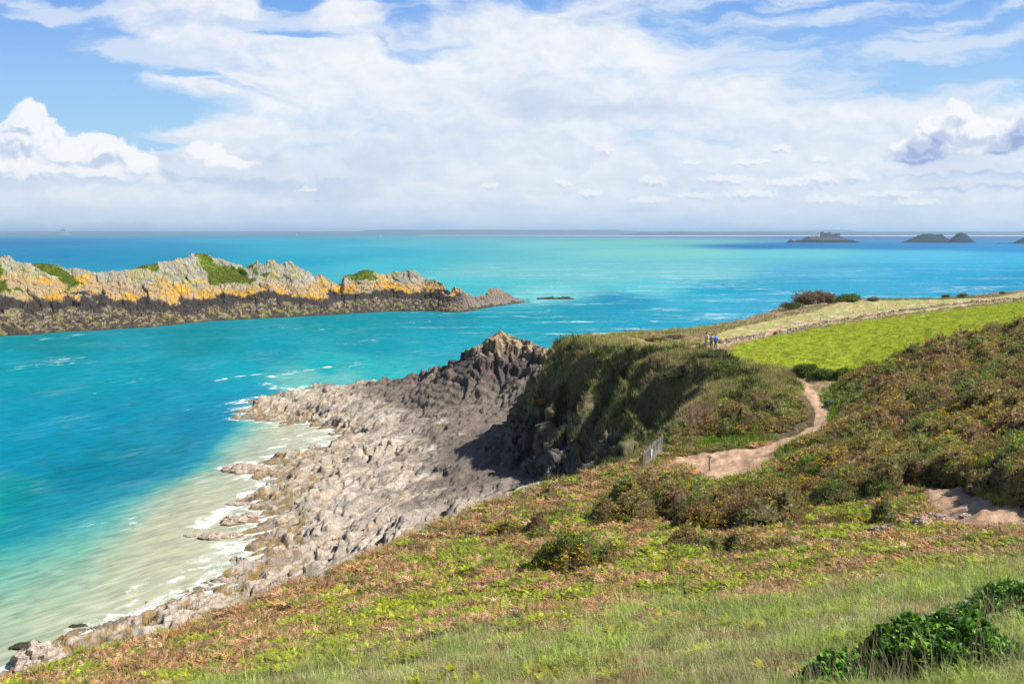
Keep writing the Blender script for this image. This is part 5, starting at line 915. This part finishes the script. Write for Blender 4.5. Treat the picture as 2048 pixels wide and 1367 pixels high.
# ---------------------------------------------------------------- the walkers
def person(loc, rz, label, pose, top, legs, hair, extra=None, hgt=1.72):
    e_ = empty('person', loc, rz); tag(e_, label, 'person', 'walkers on the headland path'); k = hgt/1.72
    M_skin = plain('skin', (.55,.34,.25), .6, .05, 4, bd=0); J = {}
    P_ = dict(pel=(0,0,.92), wai=(0,0,1.06), che=(0,.01,1.28), nec=(0,.01,1.46), hea=(0,-.01,1.56), top=(0,-.01,1.66),
              hl=(.09,0,.88), kl=(.10,-.02,.48), al=(.10,.02,.09), tl=(.11,-.14,.04), hr=(-.09,0,.88), kr=(-.10,-.02,.48), ar=(-.10,.02,.09), tr=(-.11,-.14,.04),
              sl=(.18,.01,1.40), el=(.25,.03,1.12), wl=(.22,-.08,.90), sr=(-.18,.01,1.40), er=(-.25,.03,1.12), wr=(-.22,-.08,.90)); P_.update(pose)
    names = list(P_); idx_ = {n_: i for i, n_ in enumerate(names)}; V = [tuple(c*k for c in P_[n_]) for n_ in names]
    Rr = dict(pel=.13, wai=.115, che=.15, nec=.052, hea=.082, top=.07, hl=.085, kl=.058, al=.04, tl=.035, hr=.085, kr=.058, ar=.04, tr=.035, sl=.06, el=.042, wl=.027, sr=.06, er=.042, wr=.027); rad = [Rr[n_]*k for n_ in names]
    Ed = [('pel','wai'),('wai','che'),('che','nec'),('nec','hea'),('hea','top'),('pel','hl'),('hl','kl'),('kl','al'),('al','tl'),('pel','hr'),('hr','kr'),('kr','ar'),('ar','tr'),('che','sl'),('sl','el'),('el','wl'),('che','sr'),('sr','er'),('er','wr')]; Ed = [(idx_[a], idx_[b_]) for a, b_ in Ed]
    for sd in ('l', 'r'):                  # palm, four fingers of different length and a thumb
        w_ = np.array(V[idx_['w'+sd]]); d_ = w_ - np.array(V[idx_['e'+sd]]); d_ /= np.linalg.norm(d_); s_ = np.cross(d_, (1, 0, 0)); s_ /= np.linalg.norm(s_); b0 = len(V); V.append(tuple(w_+d_*.07)); rad.append(.026); Ed.append((idx_['w'+sd], b0)); pw = w_+d_*.085
        for j, L in enumerate((.065, .078, .072, .055)): a = len(V); V.append(tuple(pw + s_*(.011*(1.5-j)*1.9) + d_*.01)); rad.append(.009); V.append(tuple(pw + s_*(.011*(1.5-j)*2.0) + d_*L)); rad.append(.007); Ed += [(b0, a), (a, a+1)]
        a = len(V); V.append(tuple(w_ + d_*.03 + s_*.035)); rad.append(.010); V.append(tuple(w_ + d_*.075 + s_*.055)); rad.append(.008); Ed += [(idx_['w'+sd], a), (a, a+1)]
    # nose and ears as small vertices on the head
    hd = np.array(V[idx_['hea']])
    for v, r_ in (((0, -.095, .0), .014), ((.082, 0, -.005), .018), ((-.082, 0, -.005), .018)): V.append(tuple(hd+np.array(v)*k)); rad.append(r_); Ed.append((idx_['hea'], len(V)-1))
    me = bpy.data.meshes.new('body'); me.from_pydata(V, Ed, []); o = bpy.data.objects.new('body', me); C.objects.link(o); o.parent = e_
    md = o.modifiers.new('skin', 'SKIN'); md.use_smooth_shade = True
    for i, r_ in enumerate(rad): me.skin_vertices[0].data[i].radius = (r_, r_)
    me.skin_vertices[0].data[0].use_root = True; o.modifiers.new('sub', 'SUBSURF').levels = 1; o.modifiers['sub'].render_levels = 1; me.materials.append(M_skin)
    def cloth(nm, chain, grow, mt):
        vv = sorted({n_ for c_ in chain for n_ in c_}, key=names.index); m2 = bpy.data.meshes.new(nm); m2.from_pydata([V[idx_[n_]] for n_ in vv], [(vv.index(a), vv.index(b_)) for a, b_ in chain], []); q = bpy.data.objects.new(nm, m2); C.objects.link(q); q.parent = e_
        s_ = q.modifiers.new('skin', 'SKIN'); s_.use_smooth_shade = True
        for i, n_ in enumerate(vv): rr = Rr[n_]*k+grow; m2.skin_vertices[0].data[i].radius = (rr*(1.15 if n_ in ('che','wai','pel') else 1), rr)
        m2.skin_vertices[0].data[0].use_root = True; q.modifiers.new('sub', 'SUBSURF').levels = 1; q.modifiers['sub'].render_levels = 1; m2.materials.append(mt)
    cloth('trousers', [('pel','hl'),('hl','kl'),('kl','al'),('pel','hr'),('hr','kr'),('kr','ar')], .014, plain('trousers', legs, .8, .1, 8, bd=0))
    cloth('jacket', [('pel','wai'),('wai','che'),('che','sl'),('sl','el'),('el','wl'),('che','sr'),('sr','er'),('er','wr')], .026, plain('jacket', top, .7, .1, 8, bd=0))
    cloth('shoe', [('al','tl')], .012, M_dwood); cloth('shoe', [('ar','tr')], .012, M_dwood)
    hb = Pile(); r = np.random.default_rng(3); v = r.normal(size=(260, 3)); v /= np.linalg.norm(v, axis=1)[:, None]; v = v[(v[:, 2] > -.1) & ((v[:, 1] > -.35) | (v[:, 2] > .5))]; hp_ = hd + np.array((0, .01, .045))*k + v*.098*k
    put(hb, [specks(3, .02, .028, 9)], hp_[:, 0], hp_[:, 1], hp_[:, 2]-.01, np.broadcast_to(np.array(hair), (len(hp_), 3)), np.ones(len(hp_)), 0); hb.make('hair', M_leaf, None, e_)
    # eyes and mouth
    for nm, vs_, mt in (('eye', (.032, -.083, .012), M_dwood), ('eye', (-.032, -.083, .012), M_dwood), ('mouth', (0, -.086, -.045), plain('lips', (.45,.18,.15), .5, .05, 4, bd=0))):
        c_ = hd+np.array(vs_)*k; w_ = .012 if nm == 'eye' else .024; boxes(nm, [(c_[0]-w_, c_[0]+w_, c_[1]-.012, c_[1]+.006, c_[2]-.006, c_[2]+.006)], mt, e_)
    if extra: extra(e_, k)
    return e_
def backpack(e_, k): o = boxes('backpack', [(-.15, .15, .17, .34, 1.0, 1.42)], M_dwood, e_); bv = o.modifiers.new('bevel', 'BEVEL'); bv.width = .05; bv.segments = 3
pA = at(1431, 696, 95); pB = at(1422.5, 696, 95); pC = at(1418, 692, 95)
person(pA, R(205), 'person in a bright blue jacket and dark trousers, hand on hip', dict(el=(.34,.08,1.16), wl=(.20,-.04,1.02), kr=(-.12,-.05,.48), ar=(-.15,.08,.09), tr=(-.16,-.07,.04)), (.015,.13,.62), (.012,.016,.05), (.45,.38,.30))
person(pB, R(170), 'person in a grey top and jeans with dark hair, arms folded in front', dict(wl=(.05,-.18,1.08), wr=(-.06,-.19,1.12)), (.36,.40,.50), (.05,.08,.13), (.03,.025,.02), backpack, 1.68)
person((pC[0]-.15, pC[1]+.8, pC[2]), R(140), 'person in pale clothes with dark hair, half hidden behind the slatted fence', dict(wl=(.1,-.25,1.15)), (.55,.52,.50), (.25,.2,.16), (.04,.03,.02), None, 1.62)

# ---------------------------------------------------------------- sea air
hm = bpy.data.materials.new('haze'); hm.use_nodes = True; k = N(hm.node_tree); k.n.clear(); pv = k.new('ShaderNodeVolumePrincipled'); pv.inputs['Color'].default_value = (.57, .80, 1.0, 1); pv.inputs['Density'].default_value = 5.5e-5; pv.inputs['Anisotropy'].default_value = 0.2
ou = k.new('ShaderNodeOutputMaterial'); k.l.new(pv.outputs[0], ou.inputs['Volume'])
hz_o = boxes('haze', [(-50000, 50000, -300, 61000, -12, 170)], hm); tag(hz_o, kind='stuff')
